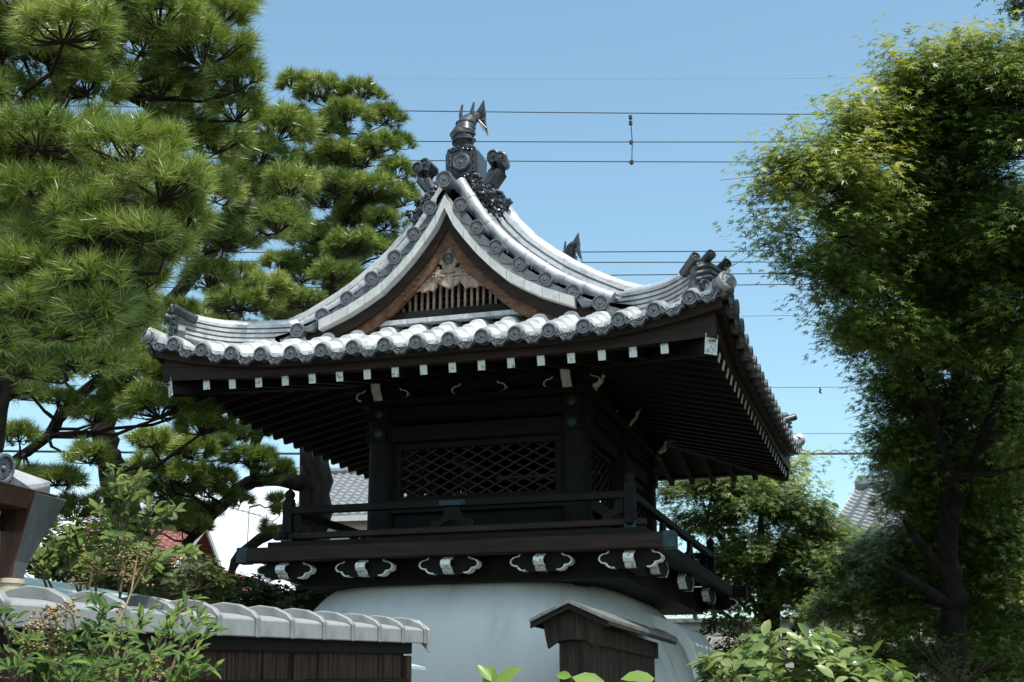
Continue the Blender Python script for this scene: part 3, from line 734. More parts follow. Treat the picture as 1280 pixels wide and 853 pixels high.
    # gable wall: dark backing, slats, cross rails, sill and a tile course under it
    mb = MB(); mb.prism([(-1.2, 5.1), (1.2, 5.1), (.5, 5.55), (0, 6.2), (-.5, 5.55)], (0, sy * 2.30, 0), (1, 0, 0), (0, 0, 1), (0, -sy * .04, 0)); mb.build('gable_wall', M['wood_dark'], tower)
    for k in range(-14, 15):
        x = k * .062 + random.uniform(-.004, .004)
        top = B(x) - .2
        if top < 5.36: continue
        mb = MB(); mb.box((x, sy * 2.42, (5.22 + top) / 2), (.022, .022, top - 5.22)); mb.build('gable_slat', M['wood_pale'], tower)
    mb = MB()
    for z in (5.37, 5.43, 5.49, 5.55): mb.box((0, sy * 2.39, z), (2 * max(.1, 1.25 - (z - 5.1) * 1.75), .018, .018))
    mb.build('gable_rail', M['wood_red'], tower)
    mb = MB(); mb.box((0, sy * 2.45, 5.285), (2.4, .12, .085)); mb.build('gable_sill', M['wood_dark'], tower, bevel=.006)
    mb = MB()
    for k in range(-6, 6): mb.box((k * .205 + .1025, sy * 2.50, 5.220), (.20, .10, .045))
    mb.build('sill_tile', M['tile'], tower)
    # hanging pendant of the gable
    mb = MB()
    half = [(0, .42), (.03, .40), (.10, .24), (.115, .17), (.07, .15), (.06, .10), (.10, .11), (.135, .07), (.13, .0), (.08, -.05), (.03, -.075), (0, -.09)]
    poly = half + [(-x, z) for x, z in reversed(half[1:-1])]
    mb.prism(poly, (0, sy * 2.56, 5.60), (1, 0, 0), (0, 0, 1), (0, -sy * .05, 0))
    pend = mb.build('gable_pendant', M['wood_pale'], tower, bevel=.006)
    mb = MB()
    m = Vector((0, 0, 1)).rotation_difference(Vector((0, sy, 0))).to_matrix()
    mb.lathe([(.058, -.02), (.058, .012), (.04, .03), (.015, .045), (.001, .048)], (0, sy * 2.565, 5.80), 6, m)
    mb.build('pendant_boss', M['tile_dark'], pend)
    for s_ in (-1, 1):
        mb = MB()
        for (cx, cz, r0) in ((.045, 5.655, .042), (.085, 5.62, .035)):
            mb.tube([(s_ * (cx + r0 * (1 - i * .06) * math.cos(i * .75)), sy * 2.565, cz + r0 * (1 - i * .06) * math.sin(i * .75)) for i in range(13)], .010, 6)
        mb.build('pendant_scroll', M['wood_pale'], pend, smooth=True)
        fin = [(.10, 5.74), (.14, 5.74), (.20, 5.66), (.30, 5.60), (.38, 5.53), (.36, 5.51), (.30, 5.525), (.27, 5.50), (.20, 5.52), (.16, 5.50), (.12, 5.56)]
        mb = MB(); mb.prism([(s_ * a, b) for a, b in fin], (0, sy * 2.535, 0), (1, 0, 0), (0, 0, 1), (0, -sy * .035, 0))
        for k in range(4):
            cx, cz = .15 + .06 * k, 5.66 - .035 * k
            mb.tube([(s_ * (cx + .022 * math.cos(i * .8)), sy * 2.545, cz + .022 * math.sin(i * .8)) for i in range(8)], .008, 5)
        mb.build('pendant_fin', M['wood_pale'], pend)

    # ridge end: demon-tile block with crest, scroll wings and the dolphin fish on top
    y0 = sy * 2.22
    blk = MB()
    blk.prism([(-.165, 0), (.165, 0), (.175, .30), (.14, .36), (.06, .40), (-.06, .40), (-.14, .36), (-.175, .30)], (0, y0, 6.74), (1, 0, 0), (0, 0, 1), (0, -sy * .30, 0))
    ob = blk.build('ridge_end_block', M['tile_dark'], tower, bevel=.012)
    mb = MB(); disc(mb, (0, y0 + sy * .03, 6.93), (0, sy, 0), .082, .05, 12)
    mb.lathe([(.085, -.01), (.097, .005), (.085, .02)], (0, y0 + sy * .02, 6.93), 24, m)
    mb.build('crest_disc', M['tile_face'], ob, smooth=True)
    mb = MB()
    for s_ in (-1, 1):
        mb.box((s_ * .125, y0 + sy * .008, 6.93), (.052, .016, .22))
        mb.tube([(s_ * (.125 + .008 * math.sin(i * 1.6)), y0 + sy * .02, 6.84 + i * .018) for i in range(11)], .007, 5)
        for k in range(3):
            mb.tube([(s_ * (.035 + .045 * k + .018 * math.cos(i * .8)), y0 + sy * .012, 7.09 - .012 * k + .018 * math.sin(i * .8)) for i in range(9)], .009, 5)
            mb.tube([(s_ * (.02 + .032 * k + .016 * math.cos(i * .8)), y0 + sy * .012, 6.80 - .014 * (k % 2) + .016 * math.sin(i * .8)) for i in range(9)], .008, 5)
    mb.build('block_relief', M['tile_dark'], ob, smooth=True)
    for s_ in (-1, 1):
        mb = MB()
        for k, (ex, ez) in enumerate(((.36, 6.93), (.435, 6.90))):
            off = .045 * k
            pts = [(s_ * (.13 + off), y0, 6.64), (s_ * (.21 + off), y0, 6.615), (s_ * (.29 + off), y0, 6.66), (s_ * (ex - .02), y0, 6.77), (s_ * (ex - .01), y0, 6.86), (s_ * (ex - .04), y0, 6.93)]
            for dy in (-.06, 0, .06):
                mb.tube([(p[0], p[1] + dy, p[2]) for p in pts], .042, 7)
            q = Vector((0, 0, 1)).rotation_difference(Vector((s_ * .1, sy, 0)).normalized()).to_matrix()
            mb.lathe([(.055, -.22), (.064, -.01), (.064, .0), (.046, .008), (.044, -.008), (.024, -.008), (.020, .014), (.001, .016)], (s_ * ex, y0 + sy * .09, ez), 14, q)
        rr = random.Random(5)
        # cloud scrolls cascading down the verge beneath the horn
        for k in range(36):
            t = k / 35
            cx = .17 + .31 * t + rr.uniform(-.06, .05)
            cz = 6.62 - .33 * t + rr.uniform(-.05, .12)
            r0 = rr.uniform(.035, .062)
            mb.tube([(s_ * (cx + r0 * (1 - i * .07) * math.cos(i * .8)), y0 + sy * (.05 + rr.uniform(0, .05)), cz + r0 * (1 - i * .07) * math.sin(i * .8)) for i in range(11)], .019, 6)
        mb.prism([(s_ * .10, 6.62), (s_ * .26, 6.68), (s_ * .46, 6.52), (s_ * .48, 6.34), (s_ * .42, 6.27), (s_ * .34, 6.32)], (0, y0 + sy * .03, 0), (1, 0, 0), (0, 0, 1), (0, -sy * .08, 0))
        mb.build('scroll_wing', M['tile_dark'], ob, smooth=True)
    # dolphin fish
    mb = MB()
    fy = lambda y: y0 - sy * (.14 + y)
    pts = [(0, fy(-.05), 7.13), (0, fy(-.06), 7.20), (-.005, fy(-.05), 7.29), (0, fy(-.02), 7.38), (.02, fy(.03), 7.46), (.055, fy(.08), 7.52), (.09, fy(.12), 7.54), (.12, fy(.15), 7.52)]
    mb.tube(pts, [.098, .115, .112, .10, .082, .062, .044, .028], 14)
    for k in range(4):   # belly scutes
        z = 7.20 + .07 * k
        mb.tube([(.115 * math.cos(a) * (1 - .05 * k), fy(-.05 + .012 * k) + sy * .115 * math.sin(a) * (1 - .05 * k), z) for a in [math.pi * i / 8 for i in range(9)]], .012, 5)
    fish = mb.build('ridge_fish', M['tile_dark'], ob, smooth=True)
    mb = MB()
    fan = [(.07, 7.50), (.09, 7.60), (.155, 7.70), (.165, 7.62), (.175, 7.55), (.172, 7.47), (.19, 7.38), (.20, 7.30), (.16, 7.36), (.12, 7.44)]
    mb.prism(fan, (0, fy(.08), 0), (1, 0, 0), (0, 0, 1), (0, -sy * .03, 0))
    for (a, b) in fan[1:9]:
        mb.tube([(.10, fy(.075), 7.49), (a, fy(.075), b)], [.008, .004], 5)
    mb.build('tail_fin', M['tile_dark'], fish)
    for (x, lean, zb, zt) in ((-.05, -.01, 7.40, 7.64), (.075, -.012, 7.46, 7.65), (-.12, -.04, 7.22, 7.41)):
        mb = MB()
        mb.sweep([(x * .7, fy(0), zb - .05), (x, fy(0), zb), (x + lean, fy(-.01), (zb + zt) / 2), (x - lean * .4, fy(0), zt)], [(-.017, -.024), (.017, -.024), (.017, .024), (-.017, .024)], scales=[.8, 1, .9, .5], up=(0, 1, 0))
        mb.build('side_fin', M['tile_dark'], fish, bevel=.006)
    mb = MB()
    for s_ in (-1, 1):
        mb.tube([(s_ * (.09 + .018 * math.cos(i * .8)), fy(-.10), 7.17 + .02 * math.sin(i * .8)) for i in range(9)], .012, 5)
    mb.build('fish_whisker', M['tile_dark'], fish, smooth=True)

# ---- under the roof: fascia, rafters, soffit
def eave_strip(half, other, side, inset, z0f, z1f, th, name, mat):
    mb = MB()
    n = 30
    for i in range(n):
        pass
    ring = []
    lim = half - inset
    for i in range(n + 1):
        u = -lim + 2 * lim * i / n
        ring.append((u, z0f(u), z1f(u)))
    ang = [0, math.pi / 2, math.pi, -math.pi / 2][side]
    rot = Matrix.Rotation(ang, 3, 'Z')
    vs, fs = [], []
    for u, a, b in ring:
        yy = -(other - inset)
        ui = u * (1 - th / lim)
        for (uu, y, z) in ((u, yy, a), (u, yy - .015 * 0, b), (ui, yy + th, b), (ui, yy + th, a)):
            vs.append(rot @ Vector((uu, y, z)))
    for i in range(n):
        for q in range(4):
            r = (q + 1) % 4
            fs.append((i * 4 + q, i * 4 + r, (i + 1) * 4 + r, (i + 1) * 4 + q))
    fs += [(0, 1, 2, 3), tuple(n * 4 + q for q in (3, 2, 1, 0))]
    mb.add(vs, fs)
    return mb.build(name, M[mat], tower)
def raft_lift(u, half): return .05 * max(0, (abs(u) - (half - 1.5)) / 1.5) ** 2
for side, half, other in ((0, AX, BY), (1, BY, AX), (2, AX, BY), (3, BY, AX)):
    eave_strip(half, other, side, .05, lambda u: 4.665 + lift(u, half, 0) * .75, lambda u: P(0) + lift(u, half, 0) - .065, .10, 'eave_board', 'wood_red')
    eave_strip(half, other, side, .115, lambda u: 4.60 + raft_lift(u, half), lambda u: 4.675 + lift(u, half, 0) * .8, .09, 'fascia_board', 'wood_red')
SL = .22
def rafter(side, u, half, other):
    tip = other - .16
    inner = min(other - .95 - .05, (other - .16) - 0)
    L = min(1.85 if other == BY else 1.75, max(.12, (half - .23) - abs(u)))
    mb = MB()
    w, h = .062, .084
    a = Vector((u, -tip, 4.56 + raft_lift(u, half))); b = a + Vector((0, L, L * SL))
    mb.bar(a, b, w, h)
    rot = (0, 0, [0, math.pi / 2, math.pi, -math.pi / 2][side])
    o = mb.build('rafter', M['wood_dark'], tower, rot=rot)
    pm = MB()
    d = Vector((0, -1, -SL)).normalized()
    pm.bar(a, a + d * .006, w + .004, h + .004)
    pm.build('painted_end', M['white_paint'], o)
for side, half, other, n, dl in ((0, AX, BY, 8, .268), (1, BY, AX, 12, .25), (2, AX, BY, 8, .268), (3, BY, AX, 12, .25)):
    for k in range(-n, n + 1):
        rafter(side, k * dl, half, other)
for sx in (-1, 1):
    for sy in (-1, 1):
        a = Vector((sx * (AX - .17), sy * (BY - .17), 4.585)); b = Vector((sx * .95, sy * 1.60, 4.95))
        mb = MB(); mb.bar(a, b, .12, .165)
        o = mb.build('hip_rafter', M['wood_dark'], tower, bevel=.006)
        d = (a - b).normalized()
        pm = MB(); pm.bar(a, a + d * .008, .125, .17); pm.build('painted_end', M['white_paint'], o)
# boards over the rafters
mb = MB()
o_ = [(-AX + .13, -BY + .13, 4.61), (AX - .13, -BY + .13, 4.61), (AX - .13, BY - .13, 4.61), (-AX + .13, BY - .13, 4.61)]
i_ = [(-.8, -1.42, 5.03), (.8, -1.42, 5.03), (.8, 1.42, 5.03), (-.8, 1.42, 5.03)]
mb.add(o_ + i_, [(0, 1, 5, 4), (1, 2, 6, 5), (2, 3, 7, 6), (3, 0, 4, 7), (4, 5, 6, 7)])
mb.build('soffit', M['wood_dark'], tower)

# ---- timber body
px, py = .99, 1.64
posts = [(x, y) for x in (-px, px) for y in (-py, 0, py)]
post0 = None
for x, y in posts:
    if post0 is None:
        mb = MB(); mb.lathe([(.145, 3.16), (.142, 4.4), (.138, 4.62), (.10, 4.66), (.001, 4.66)], (0, 0, 0), 24)
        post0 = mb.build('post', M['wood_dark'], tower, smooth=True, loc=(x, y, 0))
    else:
        copy_child(post0, tower, (x, y, 0))
def ring_beam(z, h, w, ext, name='tie_beam', mat='wood_dark'):
    for sy in (-1, 1):
        mb = MB(); mb.box((0, sy * py, z), (2 * (px + ext), w, h)); mb.build(name, M[mat], tower, bevel=.008)
    for sx in (-1, 1):
        mb = MB(); mb.box((sx * px, 0, z + .002), (w - .004, 2 * (py + ext), h - .004)); mb.build(name, M[mat], tower, bevel=.008)
ring_beam(4.325, .16, .17, .16)
ring_beam(4.53, .13, .20, .16)
ring_beam(4.64, .07, .34, .20, 'wall_plate')
ring_beam(4.86, .14, .16, .55, 'eave_beam')
ring_beam(3.60, .14, .18, .12, 'floor_sill')
mb = MB()
for sy in (-1, 1): mb.box((0, sy * py, 4.75), (2 * px, .03, .18))
for sx in (-1, 1): mb.box((sx * px, 0, 4.75), (.03, 2 * py, .18))
mb.build('frieze_board', M['wood_dark'], tower)
# round verdigris nail covers
for x in (-px, px):
    for z in (4.325, 4.53):
        mb = MB()
        q = Vector((0, 0, 1)).rotation_difference(Vector((0, -1, 0))).to_matrix()
        mb.lathe([(.058, -.06), (.058, .0), (.045, .014), (.02, .022), (.001, .024)], (x, -py - .146, z), 20, q)
        mb.build('nail_cover', M['verdigris'], tower, smooth=True)
# lattice panels
def lattice(cx, cy, w, zb, zt, ang):
    rot = Matrix.Rotation(ang, 3, 'Z')
    fr = MB()
    for z in (zb - .03, zt + .03): fr.box(rot @ Vector((0, 0, z)) + Vector((cx, cy, 0)), (w + .12, .07, .06), rot)
    for x in (-w / 2 - .03, w / 2 + .03): fr.box(rot @ Vector((x, 0, (zb + zt) / 2)) + Vector((cx, cy, 0)), (.06, .066, zt - zb), rot)
    for x in (-1, 1): pass
    f_ = fr.build('lattice_frame', M['wood_dark'], tower, bevel=.005)
    mb = MB()
    h = zt - zb
    dx = .19; sl = .52
    for sgn in (-1, 1):
        c0 = -w / 2 - h / sl
        while c0 < w / 2 + h / sl:
            # line x = c0 + t, z = zb + sl*t  (or mirrored)
            pts = []
            t0, t1 = 0, h / sl
            xa, xb = (c0, c0 + t1)
            za, zb_ = zb, zt
            if xa < -w / 2: za += (-w / 2 - xa) * sl; xa = -w / 2
            if xb > w / 2: zb_ -= (xb - w / 2) * sl; xb = w / 2
            if xb - xa > .02:
                a = Vector((sgn * xa, -.006 * sgn, za)); b = Vector((sgn * xb, -.006 * sgn, zb_))
                mb.bar(rot @ a + Vector((cx, cy, 0)), rot @ b + Vector((cx, cy, 0)), .012, .017)
            c0 += dx
    mb.build('lattice_grid', M['wood_red'], f_)
for sy in (-1, 1):
    lattice(0, sy * py, 1.58, 3.70, 4.17, 0 if sy < 0 else math.pi)
    mb = MB()
    for x in (-.875, .875): mb.box((x, sy * py, 3.95), (.06, .1, .60))
    mb.build('jamb', M['wood_dark'], tower)
for sx in (-1, 1):
    for y in (-.82, .82):
        lattice(sx * px, y, 1.18, 3.70, 4.17, sx * math.pi / 2)
ARM = [(.235, .0), (.25, -.018), (.30, -.026), (.335, -.052), (.34, -.085), (.315, -.115), (.265, -.125), (.255, -.145), (.225, -.165), (.17, -.17)]
ARM_IN = [(.220, -.002), (.238, -.027), (.293, -.036), (.323, -.058), (.327, -.085), (.306, -.107), (.255, -.115), (.242, -.138), (.217, -.156), (.168, -.160)]
def arm(c, ax, w, name='bracket_arm', both=True):
    """cloud-shaped bracket arm lying along ax with white painted end grain"""
    ax = Vector(ax); sd_ = Vector((-ax.y, ax.x, 0))
    mb = MB()
    poly = ARM + [(-a, b) for a, b in reversed(ARM)] if both else ARM + [(-.35, -.17), (-.35, 0)]
    mb.prism(poly, Vector(c) - sd_ * w / 2, ax, (0, 0, 1), sd_ * w)
    o = mb.build(name, M['wood_dark'], tower)
    for s_ in ((-1, 1) if both else (1,)):
        pm = MB()
        e = [(s_ * a, b) for a, b in ARM_IN]
        e2 = [(s_ * (a + .006), b - .003) for a, b in reversed(ARM)]
        pm.prism(e + e2, Vector(c) - sd_ * (w / 2 + .003), ax, (0, 0, 1), sd_ * (w + .006))
        pm.build('painted_edge', M['white_paint'], o)
# bracket noses under the eaves
def nose(x, y, rz, w, top, bot, out, mat, name='bracket_nose'):
    mb = MB()
    pr = [(0, bot), (out * .45, bot), (out * .55, bot + (top - bot) * .2), (out * .75, bot + (top - bot) * .45), (out * .8, bot + (top - bot) * .7), (out, bot + (top - bot) * .85), (out, top), (0, top)]
    rot = Matrix.Rotation(rz, 3, 'Z')
    mb.prism(pr, Vector((x, y, 0)) - rot @ Vector((w / 2, 0, 0)), rot @ Vector((0, -1, 0)), (0, 0, 1), rot @ Vector((w, 0, 0)))
    o = mb.build(name, M['wood_dark'], tower)
    pm = MB()
    e = pr[1:7]
    pm.prism(e + [(a + .008, b) for a, b in reversed(e)], Vector((x, y, 0)) - rot @ Vector((w / 2 + .002, 0, 0)), rot @ Vector((0, -1, 0)), (0, 0, 1), rot @ Vector((w + .004, 0, 0)))
    pm.build('painted_edge', M[mat], o)
    return o
for sy, rz in ((-1, 0), (1, math.pi)):
    for x in (-px + .02, px - .02):
        nose(x, sy * (py + .11), rz, .088, 4.84, 4.645, .24, 'cream_paint')
        pass
for sx, rz in ((1, math.pi / 2), (-1, -math.pi / 2)):
    for y in (-py, 0, py):
        nose(sx * (px + .08), y, rz, .088, 4.84, 4.645, .24, 'cream_paint')

# ---- gallery: deck, edge beams, brackets, railing
DX, DY = 1.80, 2.46
mb = MB()
mb.box((0, 0, 3.175), (2 * DX, 2 * DY, .05))
mb.build('gallery_floor', M['wood_dark'], tower, bevel=.006)
for sy in (-1, 1):
    mb = MB(); mb.box((0, sy * (DY + .02), 3.075), (2 * DX + .50, .15, .135)); b = mb.build('gallery_beam', M['wood_red'] if sy < 0 else M['wood_dark'], tower, bevel=.01)
    for sx in ((-1, 1) if sy < 0 else ()):
        cp = MB(); cp.box((sx * (DX + .215), sy * (DY + .02), 3.075), (.11, .162, .148)); cp.build('copper_cap', M['verdigris'], b, bevel=.008)
for sx in (-1, 1):
    mb = MB(); mb.box((sx * (DX + .02), 0, 3.073), (.15, 2 * DY - .14, .13)); b = mb.build('gallery_beam', M['wood_dark'], tower, bevel=.01)
mb = MB()
mb.box((0, 0, 2.93), (2 * DX - .5, 2 * DY - .5, .26)); mb.box((0, 0, 2.84), (2.2, 3.6, .12))
mb.build('gallery_underframe', M['wood_dark'], tower)
ARM = [(a * .82, b * .86) for a, b in ARM]; ARM_IN = [(a * .825, b * .865) for a, b in ARM_IN]
zb = 3.005
for sy in (-1, 1):
    for x in (-1.62, -.82, 0, .86, 1.66):
        arm((x, sy * (DY - .06), zb), (1, 0, 0), .09)
        arm((x, sy * (DY - .20), zb - .001), (0, sy, 0), .085, 'bracket_arm', False)
for sx in (-1, 1):
    for y in (-1.72, -.27, 1.25):
        arm((sx * (DX - .03), y, zb - .002), (0, 1, 0), .07)
for sy in (-1, 1):
    for x in (-.98, .04, .98):
        arm((x, sy * (py + .07), 4.79), (1, 0, 0), .07)
for sx in (-1, 1):
    for y in (0,):
        arm((sx * (px + .07), y, 4.789), (0, 1, 0), .07)
# boarding between the posts below the lattice
for sy in (-1, 1):
    mb = MB(); mb.box((0, sy * py, 3.36), (2 * px - .2, .05, .36)); mb.build('skirting_board', M['wood_dark'], tower)
for sx in (-1, 1):
    mb = MB(); mb.box((sx * px, 0, 3.36), (.05, 2 * py - .2, .36)); mb.build('skirting_board', M['wood_dark'], tower)
# railing
RX, RY = 1.65, 2.34
fp = None
for x in (-RX, RX):
    for y in (-RY, RY):
        if fp is None:
            mb = MB(); mb.box((0, 0, 3.39), (.09, .09, .40))
            mb.lathe([(.05, 3.585), (.055, 3.60), (.05, 3.615), (.038, 3.62), (.05, 3.645), (.052, 3.665), (.04, 3.69), (.015, 3.71), (.001, 3.735)], (0, 0, 0), 16)
            fp = mb.build('railing_post', M['wood_dark'], tower, smooth=True, loc=(x, y, 0))
            cp = MB(); cp.box((0, 0, 3.235), (.10, .10, .075)); cp.build('copper_foot', M['verdigris'], fp)
        else:
            copy_child(fp, tower, (x, y, 0))
for sy in (-1, 1):
    for z, h, w, e in ((3.505, .07, .075, .0), (3.262, .06, .07, .14)):
        mb = MB(); mb.box((0, sy * RY, z), (2 * (RX + e), w, h)); mb.build('rail', M['wood_dark'] if z > 3.4 else M['wood_red'], tower, bevel=.008)
for sx in (-1, 1):
    for z, h, w, e in ((3.505, .068, .073, .0), (3.262, .058, .068, .14)):
        mb = MB(); mb.box((sx * RX, 0, z + .001), (w, 2 * (RY + e), h)); mb.build('rail', M['wood_dark'], tower, bevel=.008)
FROG = [(0, .175), (.07, .175), (.085, .12), (.11, .075), (.16, .06), (.205, .05), (.215, .02), (.20, 0), (.12, 0), (.08, .03), (.03, .05), (0, .055)]
frog = FROG + [(-a, b) for a, b in reversed(FROG[1:-1])]
for sy in (-1, 1):
    for x in (-.0,):
        mb = MB(); mb.prism(frog, (x, sy * (RY + .02), 3.293), (1, 0, 0), (0, 0, 1), (0, -sy * .04, 0)); s = mb.build('frog_leg_strut', M['wood_dark'], tower)
        cp = MB(); cp.box((x, sy * RY, 3.506), (.25, .08, .045)); cp.build('copper_band', M['verdigris'], s)
    for s_ in (-1, 1):
        mb = MB(); mb.prism([(a * .9 * -s_, b) for a, b in FROG], (s_ * (RX - .06), sy * (RY + .02), 3.293), (1, 0, 0), (0, 0, 1), (0, -sy * .04, 0)); mb.build('frog_leg_strut', M['wood_dark'], tower)
for sx in (-1, 1):
    for y in (-.8, .8):
        mb = MB(); mb.prism(frog, (sx * (RX + .02), y, 3.293), (0, 1, 0), (0, 0, 1), (-sx * .04, 0, 0)); mb.build('frog_leg_strut', M['wood_dark'], tower)

# ---- plaster base: a swelling rounded mound
def mound():
    zs = [0, .5, 1.0, 1.2] + [1.2 + 1.75 * math.sin(math.pi / 2 * i / 22) for i in range(1, 22)]
    vs, fs = [], []
    n = 72
    for z in zs:
        k = max(0.0, min(1.0, (z - 1.2) / 1.75))
        a = 1.0 + 1.0 * math.sqrt(max(0, 1 - k * k))
        b = a + .26 + .46 * k
        ex = 5.2 - 1.0 * k
        for i in range(n):
            t = 2 * math.pi * i / n
            c, s = math.cos(t), math.sin(t)
            r = (abs(c) ** ex + abs(s) ** ex) ** (-1 / ex)
            vs.append((a * r * c - .20, b * r * s, z))
    for j in range(len(zs) - 1):
        for i in range(n):
            q = (i + 1) % n
            fs.append((j * n + i, j * n + q, (j + 1) * n + q, (j + 1) * n + i))
    fs.append(tuple((len(zs) - 1) * n + i for i in range(n)))
    mb = MB(); mb.add(vs, fs)
    return mb.build('plaster_base', M['plaster'], tower, smooth=True)
base = mound()
# moulded hood standing out of the base beside the plank wall
def arcpts(cx, cz, rx, rz, a0, a1, n=12):
    return [(cx + rx * math.cos(a0 + (a1 - a0) * i / n), cz + rz * math.sin(a0 + (a1 - a0) * i / n)) for i in range(n + 1)]
out_ = [(1.30, 2.64), (1.52, 2.585), (1.66, 2.53), (1.77, 2.46), (1.86, 2.33), (1.92, 2.17), (1.96, 2.0), (1.98, 1.8), (1.99, 1.4), (1.99, 0)]
inn_ = [(1.92, 0), (1.92, 1.4), (1.905, 1.75), (1.88, 1.947), (1.83, 2.14), (1.775, 2.27), (1.71, 2.37), (1.60, 2.43), (1.45, 2.48), (1.30, 2.53)]
mb = MB()
mb.prism(out_ + inn_, (0, -.62, 0), (1, 0, 0), (0, 0, 1), (0, 1.5, 0))
hood = mb.build('doorway_hood', M['plaster'], tower, bevel=.012)
mb = MB()
mb.prism([(1.2, 2.5), (1.45, 2.47), (1.60, 2.42), (1.70, 2.36), (1.77, 2.26), (1.825, 2.13), (1.875, 1.94), (1.90, 1.74), (1.915, 1.4), (1.915, 0), (1.2, 0)], (0, -.50, 0), (1, 0, 0), (0, 0, 1), (0, .08, 0))
mb.build('hood_panel', M['plaster'], hood)
# ------------------------------------------------------------------ roofed plank wall in front of the base
wall = empty('roofed_plank_wall', (-2.43, 9.60, 0), 0, 'narrow dark plank wall under its own small gabled board roof before the white base', 'plank wall')
LW = 2.45
mb = MB()
for k in range(11):
    mb.box((.11 + random.uniform(-.003, .003), .10 + (k + .5) * (LW - .12) / 11, 1.10), (.022, (LW - .12) / 11 - .010, 2.2))
mb.build('side_plank', M['shed_wood'], wall)
mb = MB()
for k in range(11):
    mb.box((-.10, .10 + (k + .5) * (LW - .12) / 11, 1.10), (.022, (LW - .12) / 11 - .010, 2.2))
mb.build('side_plank', M['shed_wood'], wall)
mb = MB()
for k in range(3):
    mb.box((-.072 + .075 * k, .02, 1.08), (.071, .03, 2.16))
mb.build('front_plank', M['shed_wood'], wall)
for x in (-.10, .11):
    mb = MB(); mb.box((x, .035, 1.11), (.05, .055, 2.22)); mb.build('corner_post', M['shed_wood'], wall, bevel=.004)
mb = MB()
mb.box((.128, LW / 2 + .02, 2.20), (.05, LW - .02, .14)); mb.box((-.118, LW / 2 + .02, 2.20), (.05, LW - .02, .12))
mb.build('top_rail', M['shed_wood'], wall, bevel=.006)
mb = MB()
mb.prism([(-.23, 2.32), (-.20, 2.16), (-.185, 2.10), (-.10, 2.155), (0, 2.165), (.10, 2.155), (.185, 2.10), (.20, 2.16), (.23, 2.32), (0, 2.42)], (-.01, -.02, 0), (1, 0, 0), (0, 0, 1), (0, -.03, 0))
mb.build('gable_bracket', M['shed_wood'], wall, bevel=.004)
for s_ in (-1, 1):
    mb = MB()
    for k in range(3):
        a0, a1 = k / 3, (k + 1) / 3 - .012
        q = lambda t: (s_ * .30 * t - .01, 2.445 - .135 * t)
        (x0, z0), (x1, z1) = q(a0), q(a1)
        mb.prism([(x0, z0), (x1, z1), (x1, z1 - .024), (x0, z0 - .024)], (0, -.16, 0), (1, 0, 0), (0, 0, 1), (0, LW + .42, 0))
    mb.build('roof_board', M['shed_roof'], wall)
    mb = MB()
    mb.prism([(-.01, 2.425), (s_ * .292 - .01, 2.29), (s_ * .292 - .01, 2.245), (-.01, 2.38)], (0, -.150, 0), (1, 0, 0), (0, 0, 1), (0, .03, 0))
    mb.build('barge_board', M['wood_dark'], wall)
    mb = MB(); mb.box((s_ * .285 - .01, LW / 2 + .04, 2.275), (.02, LW + .34, .028)); mb.build('eave_lath', M['shed_wood'], wall)

# ------------------------------------------------------------------ tile capped plank fence on the left
FY0, FY1 = 1.6, 6.62
fence = empty('tile_capped_fence', (-2.66, FY0, -.19), 0, 'dark bark board fence capped with a row of grey ridge tiles at lower left', 'fence')
FL = FY1 - FY0
fence.rotation_euler = (.038, 0, -.012)
cap0 = None
n = int(FL / .30)
for k in range(n):
    y = FL - .30 * (k + 1)
    if cap0 is None:
        mb = MB()
        # a broad shallow saddle tile with straight skirts and a raised rib over the joint
        prof = [(-.145, -.055), (-.145, .012), (-.12, .024), (-.06, .036), (0, .04), (.06, .036), (.12, .024), (.145, .012), (.145, -.055)]
        inner = [(p * .88, q - .018) for p, q in reversed(prof)]
        inner[0] = (prof[-1][0] - .018, -.055); inner[-1] = (prof[0][0] + .018, -.055)
        mb.prism(prof + inner, (0, 0, 2.035), (1, 0, 0), (0, 0, 1), (0, .285, 0))
        rib = [(-.156, -.058), (-.156, .018), (-.13, .045), (-.07, .072), (0, .082), (.07, .072), (.13, .045), (.156, .018), (.156, -.058)]
        ribi = [(p * .999, q - .002) for p, q in reversed(prof)]
        mb.prism(rib + ribi, (0, .268, 2.035), (1, 0, 0), (0, 0, 1), (0, .034, 0))
        cap0 = mb.build('ridge_tile', M['cap_tile'], fence, bevel=.004, loc=(0, y, 0))
    else:
        copy_child(cap0, fence, (0, y, 0), (0, 0, random.uniform(-.012, .012)))
mb = MB()
mb.prism([(-.165, 2.0), (-.165, 2.05), (-.10, 2.10), (0, 2.115), (.10, 2.10), (.165, 2.05), (.165, 1.93), (.12, 1.98), (0, 2.04), (-.12, 1.98)], (0, FL + .0, 0), (1, 0, 0), (0, 0, 1), (0, .03, 0))
mb.build('end_tile', M['cap_tile'], fence, bevel=.004)
mb = MB(); mb.box((0, FL / 2 - .02, 1.958), (.17, FL - .02, .06)); mb.build('cap_board', M['wood_dark'], fence, bevel=.006)
mb = MB()
w = .155
k = 0
y = .02
while y < FL - .08:
    ww = random.uniform(.10, .19)
    ww = min(ww, FL - .06 - y)
    mb.box((.045 + random.uniform(-.006, .006), y + ww / 2, .97), (.02, ww - .006, 1.94))
    y += ww
mb.build('bark_board', M['fence_wood'], fence)
for z in (1.80, 1.0, .3):
    mb = MB(); mb.tube([(.068, .0, z), (.068, FL * .5, z + .008), (.068, FL - .05, z - .004)], .014, 7); mb.build('batten', M['wood_dark'], fence)
for y in (.3, 2.0, 3.72, FL - .055):
    mb = MB(); mb.box((.035, y, .96), (.085, .075, 1.92)); mb.build('fence_post', M['fence_wood'] if y > 3 else M['wood_dark'], fence, bevel=.005)

